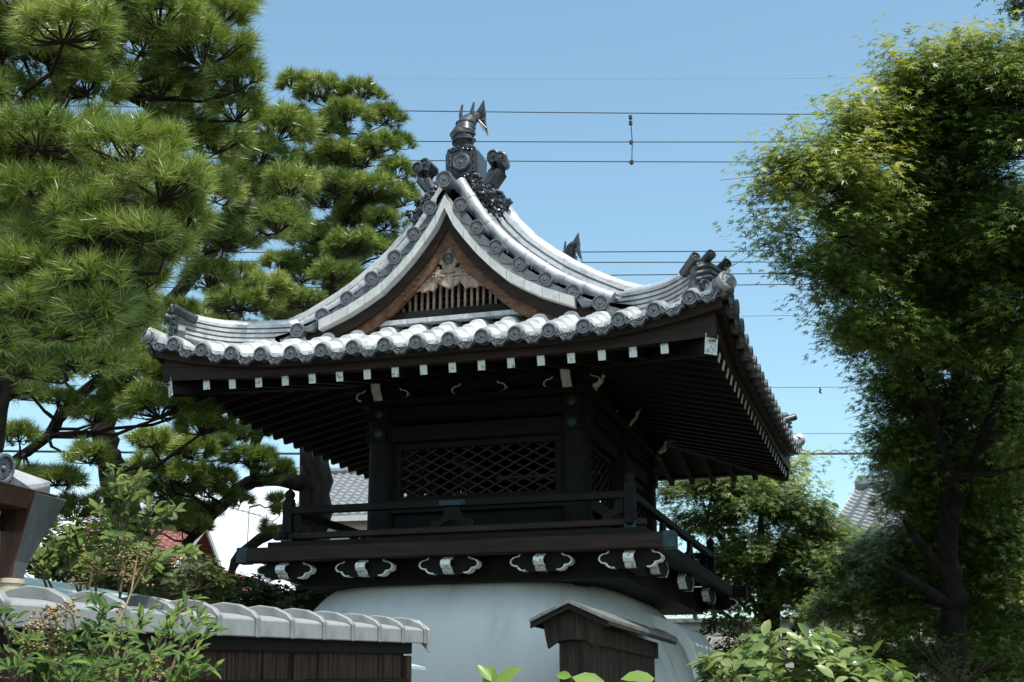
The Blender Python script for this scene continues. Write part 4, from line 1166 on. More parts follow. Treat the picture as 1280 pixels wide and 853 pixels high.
# ------------------------------------------------------------------ little tiled roof with copper gutter at far left
gate = empty('tiled_gate_roof', (-2.86, 3.80, -.045), 0, 'corner of a small grey tiled roof at left edge with copper rain hopper', 'gate roof')
mb = MB()
for k in range(9):
    yy = .03 - .27 * k
    # pan tiles: S section running up the slope away from the camera
    prof = [(.0, .02), (-.05, .005), (-.12, -.012), (-.19, .0), (-.24, .03), (-.24, .012), (-.19, -.018), (-.12, -.032), (-.05, -.015), (.0, .0)]
    for r in range(5):
        x0 = .03 - .235 * r
        mb.prism(prof, (x0, yy, 2.395 + .10 * r + .02), (0, 1, 0), (0, 0, 1), (-.25, 0, .085))
mb.build('pan_tile', M['tile'], gate, smooth=True)
for k in range(9):
    mb = MB()
    yy = -.25 - .27 * k
    disc(mb, (.055, yy + .0, 2.43), (1, 0, -.1), .05, 1.2)
    mb.build('round_tile', M['tile_face'], gate, smooth=True)
    yy = .03 - .27 * k
    mb = MB(); mb.prism([(-.03, .0), (-.12, -.03), (-.24, .0), (-.24, -.05), (-.20, -.068), (-.12, -.075), (-.06, -.065), (-.03, -.05)], (.03, yy, 2.415), (0, 1, 0), (0, 0, 1), (.025, 0, 0)); mb.build('eave_apron', M['tile_face'], gate)
mb = MB(); disc(mb, (.02, .02, 2.35), (.6, .35, -.1), .05, .3); mb.build('round_tile', M['tile_dark'], gate, smooth=True)
mb = MB(); mb.box((-.45, -1.2, 2.42), (.9, 2.3, .04), Matrix.Rotation(.35, 3, 'Y')); mb.box((-.06, -1.2, 2.36), (.04, 2.3, .07))
mb.build('eave_timber', M['wood_dark'], gate)
mb = MB(); mb.prism([(-.05, 2.375), (-.05, 2.33), (-.03, 2.318), (.06, 2.318), (.085, 2.375), (.08, 2.375), (.055, 2.325), (-.03, 2.325), (-.042, 2.375)], (0, -2.3, 0), (1, 0, 0), (0, 0, 1), (0, 2.3, 0))
mb.tube([(.084, -2.3, 2.376), (.084, 0, 2.376)], .004, 5)
mb.build('gutter', M['copper_brown'], gate)
mb = MB()
def ringz(z, x0, x1, y0, y1): return [(x0, y0, z), (x1, y0, z), (x1, y1, z), (x0, y1, z)]
vs = ringz(2.372, -.05, .088, -.12, .055) + ringz(2.15, -.046, .015, -.095, -.02) + ringz(2.09, -.046, .010, -.095, -.035) + ringz(2.03, -.044, .008, -.09, -.036)
fs = [(0, 1, 2, 3), (15, 14, 13, 12)]
for q in range(3): fs += [(q * 4 + i, q * 4 + (i + 1) % 4, q * 4 + 4 + (i + 1) % 4, q * 4 + 4 + i) for i in range(4)]
mb.add(vs, fs)
hop = mb.build('rain_hopper', M['copper_brown'], gate, bevel=.003)
hop.data.materials.append(M['copper_lit'])
for p_ in hop.data.polygons:
    if p_.normal.x > .5: p_.material_index = 1  # right-facing sides take the tone painted as sunlit
mb = MB(); mb.lathe([(.044, 0), (.044, 2.075), (.049, 2.078), (.049, 2.092), (.040, 2.094), (.038, 2.0)], (-.018, -.065, 0), 24); mb.build('downpipe', M['pipe'], gate, smooth=True)
for y in (-.3, -2.2):
    mb = MB(); mb.box((-.55, y, 1.2), (.1, .1, 2.4)); mb.build('gate_post', M['wood_dark'], gate)

# low pale green metal roof behind the fence
sh = empty('metal_roofed_shed', (-5.0, 8.2, 0), 0, 'low shed with pale green lapped metal roof behind the tile capped fence', 'shed')
mb = MB()
for k in range(7):
    x0 = 1.7 - .30 * k; z0 = 1.93 + .075 * k
    mb.prism([(x0, z0), (x0, z0 + .02), (x0 - .31, z0 + .095), (x0 - .31, z0 + .075)], (0, -4.6, 0), (1, 0, 0), (0, 0, 1), (0, 5.2, 0))
mb.build('lapped_roof', M['teal'], sh)
mb = MB(); mb.box((.7, -2.0, .93), (1.8, 4.8, 1.86)); mb.build('shed_wall', M['wood_dark'], sh)

# ------------------------------------------------------------------ houses beyond
def tiled_house(name, label, loc, rz, w, d, eave, ridge, roof_mat, hip=False, over=.5):
    h = empty(name, loc, rz, label, 'house')
    mb = MB(); mb.box((0, 0, eave / 2), (w, d, eave)); 
    mb.prism([(-d / 2, eave), (d / 2, eave), (0, ridge - .12)], (-w / 2, 0, 0), (0, 1, 0), (0, 0, 1), (w, 0, 0))
    mb.build('wall', M['house_wall'], h)
    for s_ in (-1, 1):
        mb = MB()
        nr = 14
        L = d / 2 + over
        sl = (ridge - eave) / (d / 2)
        for r in range(nr):
            y0 = L * (1 - r / nr); y1 = L * (1 - (r + 1) / nr) - .03
            z0 = ridge - y0 * sl; z1 = ridge - y1 * sl
            nn = int((w + 2 * over) / .28)
            us = [-(w / 2 + over) + (w + 2 * over) * i / (nn * 4) for i in range(nn * 4 + 1)]
            wv = [.03 * math.cos(i * math.pi / 2) for i in range(nn * 4 + 1)]
            vs = [(u, s_ * y0, z0 + .06 + q) for u, q in zip(us, wv)] + [(u, s_ * y1, z1 + .02 + q) for u, q in zip(us, wv)] + [(u, s_ * y0, z0 - .02) for u in us]
            k = len(us)
            fs = [(i, i + 1, k + i + 1, k + i) for i in range(k - 1)] + [(i, i + 1, 2 * k + i + 1, 2 * k + i) for i in range(k - 1)]
            mb.add(vs, fs)
        rf = mb.build('roof', M[roof_mat], h)
        mb = MB()
        sl_ = sl
        mb.bar((-(w / 2 + over), s_ * L, ridge - L * sl - .1), (w / 2 + over, s_ * L, ridge - L * sl - .1), .06, .16)
        mb.bar((-(w / 2 + over), s_ * L, ridge - L * sl - .05), (-(w / 2 + over), 0, ridge - .05), .06, .18)
        mb.bar(((w / 2 + over), s_ * L, ridge - L * sl - .05), ((w / 2 + over), 0, ridge - .05), .06, .18)
        mb.build('eave_trim', M['verge_white'], rf)
    mb = MB(); mb.tube([(-(w / 2 + over), 0, ridge + .08), (w / 2 + over, 0, ridge + .08)], .14, 10); mb.build('ridge', M[roof_mat], h)
    for s_ in (-1, 1):
        for x in (-w * .28, w * .28):
            mb = MB(); mb.box((x, s_ * (d / 2 + .02), eave * .62), (1.3, .06, 1.1)); f_ = mb.build('window', M['verge_white'], h)
            g = MB(); g.box((x, s_ * (d / 2 + .04), eave * .62), (1.16, .05, .96)); g.build('pane', M['glass'], f_)
    return h
tiled_house('red_roofed_house', 'low house with faded red tiled roof behind the pine trunks on the left', (-25.2, 39.6, 0), R(12), 3.2, 5.0, 6.5, 8.0, 'red_tile')
tiled_house('red_roofed_house', 'house with red tiled roof and cream wall just left of the tower gallery', (-20.9, 38.7, 0), R(97), 5.0, 4.6, 4.3, 5.9, 'red_tile')
tiled_house('grey_roofed_house', 'house with pale grey tiled roof seen between pine trunk and tower post', (-14.6, 40.2, 0), R(6), 7.2, 5.4, 7.9, 9.5, 'grey_tile')
tiled_house('grey_roofed_house', 'house with grey tiled roof corner showing in the gap between the two maples', (1.78, 25.68, 0), R(-20), 5.0, 2.2, 5.2, 5.985, 'grey_tile', over=.4)

# rendered garden wall in the gap beneath the far maple
gw = empty('garden_wall', (-1.0, 23.2, 0), R(3), 'pale rendered garden wall with dark coping beneath the smaller maple', 'wall')
mb = MB(); mb.box((0, 0, 1.6), (9.0, .18, 3.2)); mb.build('wall_panel', M['house_wall'], gw)
mb = MB(); mb.box((0, 0, 3.24), (9.1, .30, .08)); mb.build('coping', M['grey_tile'], gw, bevel=.01)

# ------------------------------------------------------------------ overhead cables
WLAB = ['hair thin cable highest in the sky far above the fish finial', 'dark cable passing just behind the fish on the ridge, uppermost of the hung trio', 'dark cable crossing the sky level with the ridge end block, middle of the hung trio',
        'dark cable crossing the sky at the scroll wings, lowest of the hung trio', 'uppermost of four close cables right of the ridge, level with the hip tubes', 'second from top of four close cables meeting the hip end tubes',
        'third from top of four close cables, just above the corner tile', 'lowest of four close cables, level with the round corner tile', 'faint thin cable in the sky just below the right corner tile',
        'thin cable carrying small bird markers right of the eaves', 'thin cable in the sky beside the rear eave corner', 'lashed heavy cable with spiral support wire below the rear eave corner']
for i, (a, b, r) in enumerate(WIRES):
    a, b = Vector(a), Vector(b)
    n = 40
    pts = [a.lerp(b, k / n) + Vector((0, 0, .25 * (abs(2 * k / n - 1) ** 2 - .1))) for k in range(n + 1)]
    mb = MB(); mb.tube(pts, r, 6)
    o = mb.build('overhead_cable', M['cable'], None)
    tag(o, WLAB[i], 'cable', 'overhead cables')
    if i == 11:
        d = (b - a)
        m2 = MB()
        N = 700
        m2.tube([a.lerp(b, k / N) + Vector((0, 0, .25 * (abs(2 * k / N - 1) ** 2 - .1) + .05 + .04 * math.sin(k * 1.05))) for k in range(int(N * .52), N + 1)], .010, 4)
        m2.build('support_wire', M['cable'], o)
    if i == 9:
        for t in (.607, .635):
            p = a.lerp(b, t) + Vector((0, 0, .25 * (abs(2 * t - 1) ** 2 - .1)))
            m2 = MB(); m2.tube([p, p + Vector((.03, 0, -.06)), p + Vector((0, 0, -.12)), p + Vector((.05, 0, -.17))], [.012, .03, .03, .015], 6)
            m2.build('bird_marker', M['cable'], o)
ha, hb = Vector(HANGER[0]), Vector(HANGER[1])
mb = MB(); mb.tube([ha, ha.lerp(hb, .5) + Vector((.03, 0, 0)), hb, hb + Vector((-.1, 0, .12))], .012, 6)
for t in (0.0, .12, .52, .93): mb.lathe([(.001, -.07), (.05, -.05), (.05, .05), (.001, .07)], ha.lerp(hb, t), 8)
tag(mb.build('cable_hanger', M['cable']), 'slim vertical hanger linking the three upper cables right of the ridge', 'cable hanger')
# television aerial on the far roofs
ant = empty('tv_aerial', (-20.0, 37.2, 2.2), 0, 'thin television aerial with short rods above the far red roof', 'aerial')
mb = MB(); mb.tube([(0, 0, 4.2), (0, 0, 5.9)], .018, 6); mb.build('mast', M['metal'], ant)
mb = MB(); mb.bar((-.9, 0, 5.95), (.35, .2, 5.6), .03, .03)
for k in range(8):
    p = Vector((-.9, 0, 5.95)).lerp(Vector((.35, .2, 5.6)), k / 7); mb.bar(p - Vector((.06, .25, .05)), p + Vector((.06, .25, .05)), .014, .014)
mb.build('aerial_rods', M['metal'], ant)
# ------------------------------------------------------------------ foliage builders
def unit(v):
    return v / np.maximum(np.linalg.norm(v, axis=-1, keepdims=True), 1e-9)

def limb(name, pts, mat, parent, seed=0, knot=.12, n=10):
    """smooth tapered limb through (x, y, z, radius) points with an uneven surface"""
    r_ = random.Random(seed)
    P_ = [Vector(p[:3]) for p in pts]; W_ = [p[3] for p in pts]
    out, rad = [], []
    for i in range(len(P_) - 1):
        p0, p1, p2, p3 = P_[max(i - 1, 0)], P_[i], P_[i + 1], P_[min(i + 2, len(P_) - 1)]
        for k in range(5):
            t = k / 5
            q = .5 * ((2 * p1) + (-p0 + p2) * t + (2 * p0 - 5 * p1 + 4 * p2 - p3) * t * t + (-p0 + 3 * p1 - 3 * p2 + p3) * t ** 3)
            w = W_[i] * (1 - t) + W_[i + 1] * t
            out.append(q + Vector((r_.uniform(-1, 1), r_.uniform(-1, 1), r_.uniform(-.6, .6))) * w * .18); rad.append(w * r_.uniform(1 - knot, 1 + knot))
    out.append(P_[-1]); rad.append(W_[-1])
    mb = MB(); mb.tube(out, rad, n)
    return mb.build(name, mat, parent, smooth=True)

def nearest(pts, p):
    return min(pts, key=lambda q: (Vector(q[:3]) - p).length + abs(q[2] - (p.z - .15)) * .6)

def needles(pos, axis, L, width, per, g):
    """pos, axis: (N,3) shoots. returns needle triangles (N*per*3, 3)"""
    N = len(pos)
    ax = np.repeat(unit(axis), per, axis=0)
    p = np.repeat(pos, per, axis=0)
    rv = unit(g.normal(size=(N * per, 3)))
    side = unit(np.cross(ax, rv))
    th = np.radians(g.uniform(12, 74, N * per))[:, None]
    d = ax * np.cos(th) + side * np.sin(th)
    base = p - ax * (g.uniform(0, .55, (N * per, 1)) * L)
    ln = L * g.uniform(.75, 1.15, (N * per, 1))
    w = unit(np.cross(d, unit(g.normal(size=(N * per, 3))))) * width
    d2 = d + np.array([0, 0, -.12])
    v = np.stack([base - w / 2, base + w / 2, base + d2 * ln], axis=1)
    return v.reshape(-1, 3)

def pine(name, label, trunk, extra, pads, L, width, per, dens, seed, shoot_r):
    g = np.random.default_rng(seed)
    rr = random.Random(seed)
    root = empty(name, (trunk[0][0], trunk[0][1], 0), 0, label, 'pine tree')
    inv = -Vector(root.location)
    sh = lambda pts: [(p[0] + inv.x, p[1] + inv.y, p[2] + inv.z, p[3]) for p in pts]
    base = (0, 0, -.1, trunk[0][3] * 1.2)
    tr = sh(trunk)
    limb('trunk', [base] + tr, M['bark'], root, seed, .10, 14)
    skel = list(tr)
    for k, e in enumerate(extra):
        e = sh(e); limb('branch', e, M['bark'], root, seed + k + 1, .12, 10); skel += e
    dense = []
    for a, b in zip(skel[:-1], skel[1:]):
        for t in (0, .25, .5, .75):
            dense.append(tuple(x * (1 - t) + y * t for x, y in zip(a, b)))
    allv = []
    br = MB()
    for (cx, cy, cz, rx, rz, *_) in pads:
        c = Vector((cx, cy, cz)) + inv
        q = nearest(dense, c)
        s = Vector(q[:3])
        mid = s.lerp(c, .5) + Vector((rr.uniform(-.15, .15), rr.uniform(-.15, .15), -.10 * (c - s).length + rr.uniform(-.05, .1)))
        e = c + Vector((0, 0, -rz * .45))
        r0 = min(q[3] * .45, .010 + .009 * (c - s).length)
        m1_, m2_ = s.lerp(mid, .55) + Vector((rr.uniform(-.06, .06), rr.uniform(-.06, .06), rr.uniform(-.06, .06))), mid.lerp(e, .5) + Vector((rr.uniform(-.06, .06), rr.uniform(-.06, .06), rr.uniform(-.05, .05)))
        br.tube([s, m1_, mid, m2_, e], [r0, r0 * .85, r0 * .7, r0 * .6, r0 * .42], 7)
        n = int(dens * (rx * rx + 2 * rx * rz) / (shoot_r ** 2))
        ry = rx * .85
        u = unit(g.normal(size=(n, 3)))
        u[:, 2] = np.where(u[:, 2] < -.18, -u[:, 2], u[:, 2])
        rad = g.uniform(.45, 1.0, (n, 1)) ** .5
        p = u * rad * np.array([rx, ry, rz]) * (1 + .18 * np.sin(7 * u[:, :1] + 5 * u[:, 1:2] + cx))
        pos = p + np.array(c)
        ax = unit(u * np.array([.75, .75, .5]) + np.array([0, 0, .65]) + g.normal(0, .22, (n, 3)))
        allv.append(needles(pos, ax, L, width, per, g))
        # twigs out to some of the shoots
        for k in range(0, n, 5):
            t = Vector(pos[k]) - Vector(ax[k]) * L * .3
            mm = e.lerp(t, .55) + Vector((0, 0, -.12 * rz + rr.uniform(-.03, .03)))
            br.tube([e, mm, t], [r0 * .35, max(.006, r0 * .24), .004], 5)
    br.build('branchwork', M['bark'], root, smooth=True)
    v = np.concatenate(allv)
    nt = len(v) // 3
    np_mesh('crown', v, np.arange(nt * 3), np.full(nt, 3), M['needle'], root)
    return root

pine('pine_tree', 'big near pine filling the upper left corner with large shaggy needle clumps', LIMB_P1, [LIMB_P1b, LIMB_P1c, LIMB_P1d], PINE_A, .125, .0056, 60, 3.0, 3, .084)
pine('pine_tree', 'pine with bent trunk standing behind the seeding shrub, its pads reaching over the left eave', LIMB_P2, [LIMB_P2b], PINE_B, .135, .0076, 54, 3.0, 4, .092)
pine('pine_tree', 'tall pine with straight trunk just left of the tower and crown behind the gable', LIMB_P3, [LIMB_P3b, LIMB_P3c, LIMB_P3d], PINE_C, .145, .0095, 52, 3.1, 5, .105)

def frames(nrm, g, spin=None):
    """orthonormal frames with z = nrm and a random (or given) heading: (N,3,3) columns x,y,z"""
    n = unit(nrm)
    h = unit(g.normal(size=n.shape)) if spin is None else spin
    x = unit(h - (h * n).sum(1, keepdims=True) * n)
    y = np.cross(n, x)
    return np.stack([x, y, n], axis=2)

def scatter(name, tv, tf, pos, fr, sc, mat, parent, smooth=False):
    tv = np.asarray(tv, float)
    N, k = len(pos), len(tv)
    v = np.einsum('nij,kj->nki', fr, tv) * sc[:, None, None] + pos[:, None, :]
    loops, sizes = [], []
    fl = np.concatenate([np.array(f) for f in tf]); fsz = np.array([len(f) for f in tf])
    loops = (fl[None, :] + (np.arange(N) * k)[:, None]).ravel()
    return np_mesh(name, v.reshape(-1, 3), loops, np.tile(fsz, N), mat, parent, smooth)

# palmate maple leaf, one connected face fan: 5 pointed lobes, slightly cupped
def palmate():
    v = [(0, 0, 0)]
    lobes = [(-100, .55), (-52, .86), (0, 1.0), (52, .86), (100, .55)]
    f = []
    for a, l in lobes:
        b = len(v)
        for da, rr_ in ((-19, .38), (0, 1.0), (19, .38)):
            t = R(a + da)
            v.append((math.sin(t) * rr_ * l, math.cos(t) * rr_ * l, -.18 * (rr_ * l) ** 2))
        f.append((0, b + 2, b + 1, b))
    return v, f
PALM = palmate()

def maple(name, label, trunk, extra, pads, leaf, dens, seed, mats, flat=.62):
    g = np.random.default_rng(seed); rr = random.Random(seed)
    root = empty(name, (trunk[0][0], trunk[0][1], 0), 0, label, 'maple tree')
    inv = -Vector(root.location)
    sh = lambda pts: [(p[0] + inv.x, p[1] + inv.y, p[2] + inv.z, p[3]) for p in pts]
    tr = sh(trunk)
    limb('trunk', [(0, 0, -.1, trunk[0][3] * 1.25)] + tr, M['bark_smooth'], root, seed, .06, 14)
    skel = list(tr)
    for k, e in enumerate(extra):
        e = sh(e); limb('branch', e, M['bark_smooth'], root, seed + k + 1, .08, 9); skel += e
    dense = []
    for a, b in zip(skel[:-1], skel[1:]):
        for t in (0, .25, .5, .75): dense.append(tuple(x * (1 - t) + y * t for x, y in zip(a, b)))
    br = MB()
    P_, N_, S_, H_, K_ = [], [], [], [], []
    ctr = np.array([p[:3] for p in pads]).mean(0)
    inv_np = -np.array(inv)
    for pd in pads:
        cx, cy, cz, rx, rz = pd[:5]
        bright = len(pd) > 5
        c = Vector((cx, cy, cz)) + inv
        q = nearest(dense, c); s = Vector(q[:3])
        mid = s.lerp(c, .55) + Vector((rr.uniform(-.1, .1), rr.uniform(-.1, .1), .06 * (c - s).length))
        r0 = min(q[3] * .5, .008 + .010 * (c - s).length)
        br.tube([s, s.lerp(mid, .5), mid, c], [r0, r0 * .8, r0 * .6, r0 * .35], 6)
        ry = rx * .95
        # sprays: each is a thin drooping twig with leaves along it
        ns = max(6, int(dens * (rx * rx + 2 * rx * rz) / (.10 ** 2) / 6))
        out = np.array([cx, cy, cz]) - ctr
        for k in range(ns):
            u = unit(g.normal(size=3)); u[2] = abs(u[2]) if u[2] < -.5 else u[2]
            p = u * np.array([rx, ry, rz * flat]) * (g.uniform(.3, 1.02) ** .6) * (g.uniform(1.05, 1.35) if g.random() < .14 else 1.0)
            st = np.array(c) + p
            d = unit(np.array([u[0], u[1], u[2] * .5 + .22]) + unit(out) * .5 + g.normal(0, .3, 3))
            ln = g.uniform(.14, .42) * (1.25 if bright else 1.0)
            m = int(g.integers(8, 15))
            # open gaps between the boughs, and a few long leading shoots
            w0 = st + inv_np
            if math.sin(w0[0] * 5.1 + 1.3) * math.sin(w0[1] * 4.3) + math.sin(w0[2] * 6.7 + w0[0] * 2.1) * .8 < -.95: continue
            if g.random() < .03:
                ln = g.uniform(.45, .75); m = 22; d = unit(d + np.array([0, 0, .35]))
            t = g.uniform(0, 1, m)[:, None]
            lp = st + d * ln * t + np.array([0, 0, -.22 * ln]) * t * t + g.normal(0, leaf * .36, (m, 3))
            P_.append(lp)
            N_.append(np.array([0.1, -.25, 1.0]) + g.normal(0, .36, (m, 3)) + u * .35)
            H_.append(d + np.array([0, 0, -.25]) + g.normal(0, .5, (m, 3)))
            S_.append(leaf * g.uniform(.65, 1.15, m))
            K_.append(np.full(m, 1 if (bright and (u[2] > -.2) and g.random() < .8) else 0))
            if k % 12 == 0:
                a = Vector(st); b = a + Vector(d) * ln + Vector((0, 0, -.35 * ln))
                br.tube([c, c.lerp(a, .6) + Vector((0, 0, .03)), a, b], [.006, .005, .004, .0015], 4)
    br.build('branchwork', M['bark_smooth'], root)
    P_, N_, S_, H_, K_ = map(np.concatenate, (P_, N_, S_, H_, K_))
    for kk, nm in ((0, 'crown'), (1, 'sunlit_foliage')):
        w = K_ == kk
        if w.sum() < 5: continue
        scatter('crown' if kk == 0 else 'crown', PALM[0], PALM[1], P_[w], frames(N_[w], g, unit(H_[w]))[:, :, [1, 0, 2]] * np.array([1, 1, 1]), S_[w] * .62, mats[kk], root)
    return root
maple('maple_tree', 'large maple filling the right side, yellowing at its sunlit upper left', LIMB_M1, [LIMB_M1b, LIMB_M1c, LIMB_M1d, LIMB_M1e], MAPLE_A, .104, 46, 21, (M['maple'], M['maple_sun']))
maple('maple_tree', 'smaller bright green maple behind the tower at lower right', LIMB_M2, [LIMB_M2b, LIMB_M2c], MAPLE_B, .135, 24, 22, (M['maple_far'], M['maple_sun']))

# pointed oval leaf, folded along its midrib
OVAL_V = [(0, 0, 0), (-.22, .25, .07), (-.27, .5, .085), (-.17, .78, .05), (0, 1.0, -.06), (.17, .78, .05), (.27, .5, .085), (.22, .25, .07), (0, .27, 0), (0, .52, .0), (0, .78, -.02)]
OVAL_F = [(0, 8, 1), (8, 9, 2, 1), (9, 10, 3, 2), (10, 4, 3), (0, 7, 8), (8, 7, 6, 9), (9, 6, 5, 10), (10, 5, 4)]
LANCE_V = [(x * .55, y, z) for x, y, z in OVAL_V]

def leafy_shrub(name, label, cat, base, clumps, leaf, seed, mat, dens, tv=OVAL_V, droop=.25, up=.5, stem_r=.008):
    g = np.random.default_rng(seed); rr = random.Random(seed)
    root = empty(name, base, 0, label, cat)
    inv = -np.array(base)
    P_, N_, H_, S_ = [], [], [], []
    st = MB()
    for (cx, cy, cz, rx, ry, rz) in clumps:
        c = np.array([cx, cy, cz]) + inv
        b0 = Vector((rr.uniform(-.1, .1) + c[0] * .4, rr.uniform(-.1, .1) + c[1] * .4, 0))
        st.tube([b0, b0.lerp(Vector(c), .5) + Vector((rr.uniform(-.05, .05), rr.uniform(-.05, .05), 0)), Vector(c)], [stem_r * 1.8, stem_r * 1.4, stem_r], 7)
        ns = int(dens * (rx * ry + rx * rz + ry * rz) / leaf ** 2)
        for k in range(ns):
            u = unit(g.normal(size=3)); u[2] = abs(u[2]) * .9 + .02 if u[2] < -.3 else u[2]
            rad = g.uniform(.45, 1.0) ** .5
            p = c + u * rad * np.array([rx, ry, rz])
            d = unit(u + np.array([0, 0, up]) + g.normal(0, .25, 3))
            m = int(g.integers(4, 8))
            a = g.uniform(0, 6.28) + np.arange(m) * 2.4
            e1 = unit(np.cross(d, np.array([.3, .2, 1.]))); e2 = np.cross(d, e1)
            rad_ = np.cos(a)[:, None] * e1 + np.sin(a)[:, None] * e2
            t = np.linspace(-.8, .05, m)[:, None]
            P_.append(p + d * leaf * t)
            h = rad_ * .9 + d * np.linspace(.25, 1.0, m)[:, None] + np.array([0, 0, -droop])
            H_.append(h)
            N_.append(unit(d + np.array([0, 0, .5])) - rad_ * .15 + g.normal(0, .2, (m, 3)))
            S_.append(leaf * g.uniform(.7, 1.15, m))
            if k % 2 == 0: st.tube([Vector(c), Vector(c + (p - c) * .6 + np.array([0, 0, -.02])), Vector(p)], [stem_r * .6, stem_r * .45, stem_r * .25], 5)
    st.build('stem', M['stem'], root)
    P_, N_, H_, S_ = map(np.concatenate, (P_, N_, H_, S_))
    n = unit(N_); y = unit(H_ - (H_ * n).sum(1, keepdims=True) * n); x = np.cross(y, n)
    scatter('foliage', tv, OVAL_F, P_, np.stack([x, y, n], 2), S_, mat, root, smooth=True)
    return root

leafy_shrub('camellia_bush', 'glossy sunlit camellia bush at bottom right of the white base', 'bush', (-.46, 5.25, 0),
            [(-.46, 5.25, 1.82, .26, .34, .13), (-.20, 5.3, 1.74, .15, .3, .12), (-.68, 5.2, 1.76, .16, .3, .12), (-.42, 5.1, 1.64, .42, .4, .17)], .072, 31, M['camellia'], 1.7)
leafy_shrub('clipped_bush', 'dull green clipped bush right behind the white base', 'bush', (-2.15, 15.6, 0),
            [(-2.15, 15.9, 2.55, .42, .4, .30), (-2.0, 15.6, 2.2, .5, .5, .4)], .07, 32, M['bush'], .8)
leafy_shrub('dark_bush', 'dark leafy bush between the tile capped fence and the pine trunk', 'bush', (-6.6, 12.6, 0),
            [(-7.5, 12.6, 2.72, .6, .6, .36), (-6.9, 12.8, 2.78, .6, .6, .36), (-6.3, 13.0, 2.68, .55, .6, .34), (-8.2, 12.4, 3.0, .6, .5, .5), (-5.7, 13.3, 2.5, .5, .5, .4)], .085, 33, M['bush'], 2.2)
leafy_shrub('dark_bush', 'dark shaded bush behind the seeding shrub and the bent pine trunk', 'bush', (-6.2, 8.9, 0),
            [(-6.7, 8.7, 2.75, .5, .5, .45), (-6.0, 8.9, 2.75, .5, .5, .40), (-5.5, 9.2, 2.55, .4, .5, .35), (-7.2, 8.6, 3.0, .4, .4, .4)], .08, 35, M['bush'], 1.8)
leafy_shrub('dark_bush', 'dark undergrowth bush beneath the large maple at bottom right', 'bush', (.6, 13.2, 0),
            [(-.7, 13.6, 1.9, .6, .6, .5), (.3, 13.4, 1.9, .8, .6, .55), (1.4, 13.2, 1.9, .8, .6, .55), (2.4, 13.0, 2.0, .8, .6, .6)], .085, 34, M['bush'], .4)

def broadleaf(name, label, base, pads, leaf, seed, mat, dens):
    g = np.random.default_rng(seed); rr = random.Random(seed)
    root = empty(name, base, 0, label, 'tree')
    inv = -np.array(base, float)
    limb('trunk', [(0, 0, -.1, .2), (.05, 0, 1.5, .16), (0, .1, 3.0, .12), (.1, 0, 4.2, .05)], M['bark_smooth'], root, seed, .06, 12)
    br = MB(); P_, N_, H_, S_ = [], [], [], []
    for (cx, cy, cz, rx, rz) in pads:
        c = np.array([cx, cy, cz]) + inv
        s = Vector((0, 0, max(.8, c[2] - 1.0)))
        br.tube([s, s.lerp(Vector(c), .5) + Vector((0, 0, .15)), Vector(c)], [.05, .035, .012], 6)
        n = int(dens * (rx * rx + 2 * rx * rz) / leaf ** 2)
        u = unit(g.normal(size=(n, 3)))
        p = c + u * g.uniform(.2, 1.05, (n, 1)) ** .5 * np.array([rx, rx, rz]) * (1 + .2 * np.sin(6 * u[:, :1] + 9 * u[:, 2:3] + cx))
        P_.append(p); N_.append(u * .8 + np.array([0, -.1, .7]) + g.normal(0, .4, (n, 3)))
        H_.append(u + g.normal(0, .7, (n, 3)) + np.array([0, 0, -.4])); S_.append(leaf * g.uniform(.7, 1.2, n))
    br.build('branchwork', M['bark_smooth'], root)
    P_, N_, H_, S_ = map(np.concatenate, (P_, N_, H_, S_))
    n = unit(N_); y = unit(H_ - (H_ * n).sum(1, keepdims=True) * n); x = np.cross(y, n)
    scatter('crown', OVAL_V, OVAL_F, P_, np.stack([x, y, n], 2), S_, mat, root)
    return root
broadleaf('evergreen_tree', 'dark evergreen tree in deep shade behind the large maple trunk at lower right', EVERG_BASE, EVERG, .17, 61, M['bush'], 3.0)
broadleaf('evergreen_tree', 'dense green tree filling the gap between the rear eave and the smaller maple', EVERG_B_BASE, EVERG_B, .16, 62, M['maple_far'], 2.2)

# young shoots poking up at the very bottom
def sprig(label, base, leaves, seed):
    root = empty('leafy_sprig', base, 0, label, 'sprig', 'young shoots at the bottom edge')
    g = np.random.default_rng(seed)
    tip = np.array([0, 0, leaves[0][0][2] - .03])
    st = MB()
    P_, N_, H_, S_ = [], [], [], []
    for p, h, n, s in leaves:
        P_.append(p); H_.append(h); N_.append(n); S_.append(s)
    top = Vector(P_[0])
    st.tube([Vector((0, 0, 0)), Vector((top.x * .5, top.y * .5, top.z * .6)), top - Vector((0, 0, .004))], [.006, .005, .002], 6)
    for p in P_[1:]: st.tube([Vector((top.x * .8, top.y * .8, p[2] - .03)), Vector(p)], [.002, .0015], 5)
    st.build('stem', M['stem'], root)
    P_, N_, H_, S_ = [np.array(a, float) for a in (P_, N_, H_, S_)]
    n = unit(N_); y = unit(H_ - (H_ * n).sum(1, keepdims=True) * n); x = np.cross(y, n)
    scatter('leaf', OVAL_V, OVAL_F, P_, np.stack([x, y, n], 2), S_, M['sprig'], root, smooth=True)
sprig('pale green leaf sprig at bottom edge left of the plank wall', (-1.01, 3.15, 0), [((.0, 0, 1.690), (-.7, 0, .9), (.5, -.75, .5), .055), ((.008, 0, 1.675), (.8, .1, .55), (-.3, -.8, .5), .085), ((0, 0, 1.66), (-.1, -.4, 1), (0, -.9, .3), .075), ((0, 0, 1.66), (-.9, .3, .1), (0, -.5, .8), .07)], 1)
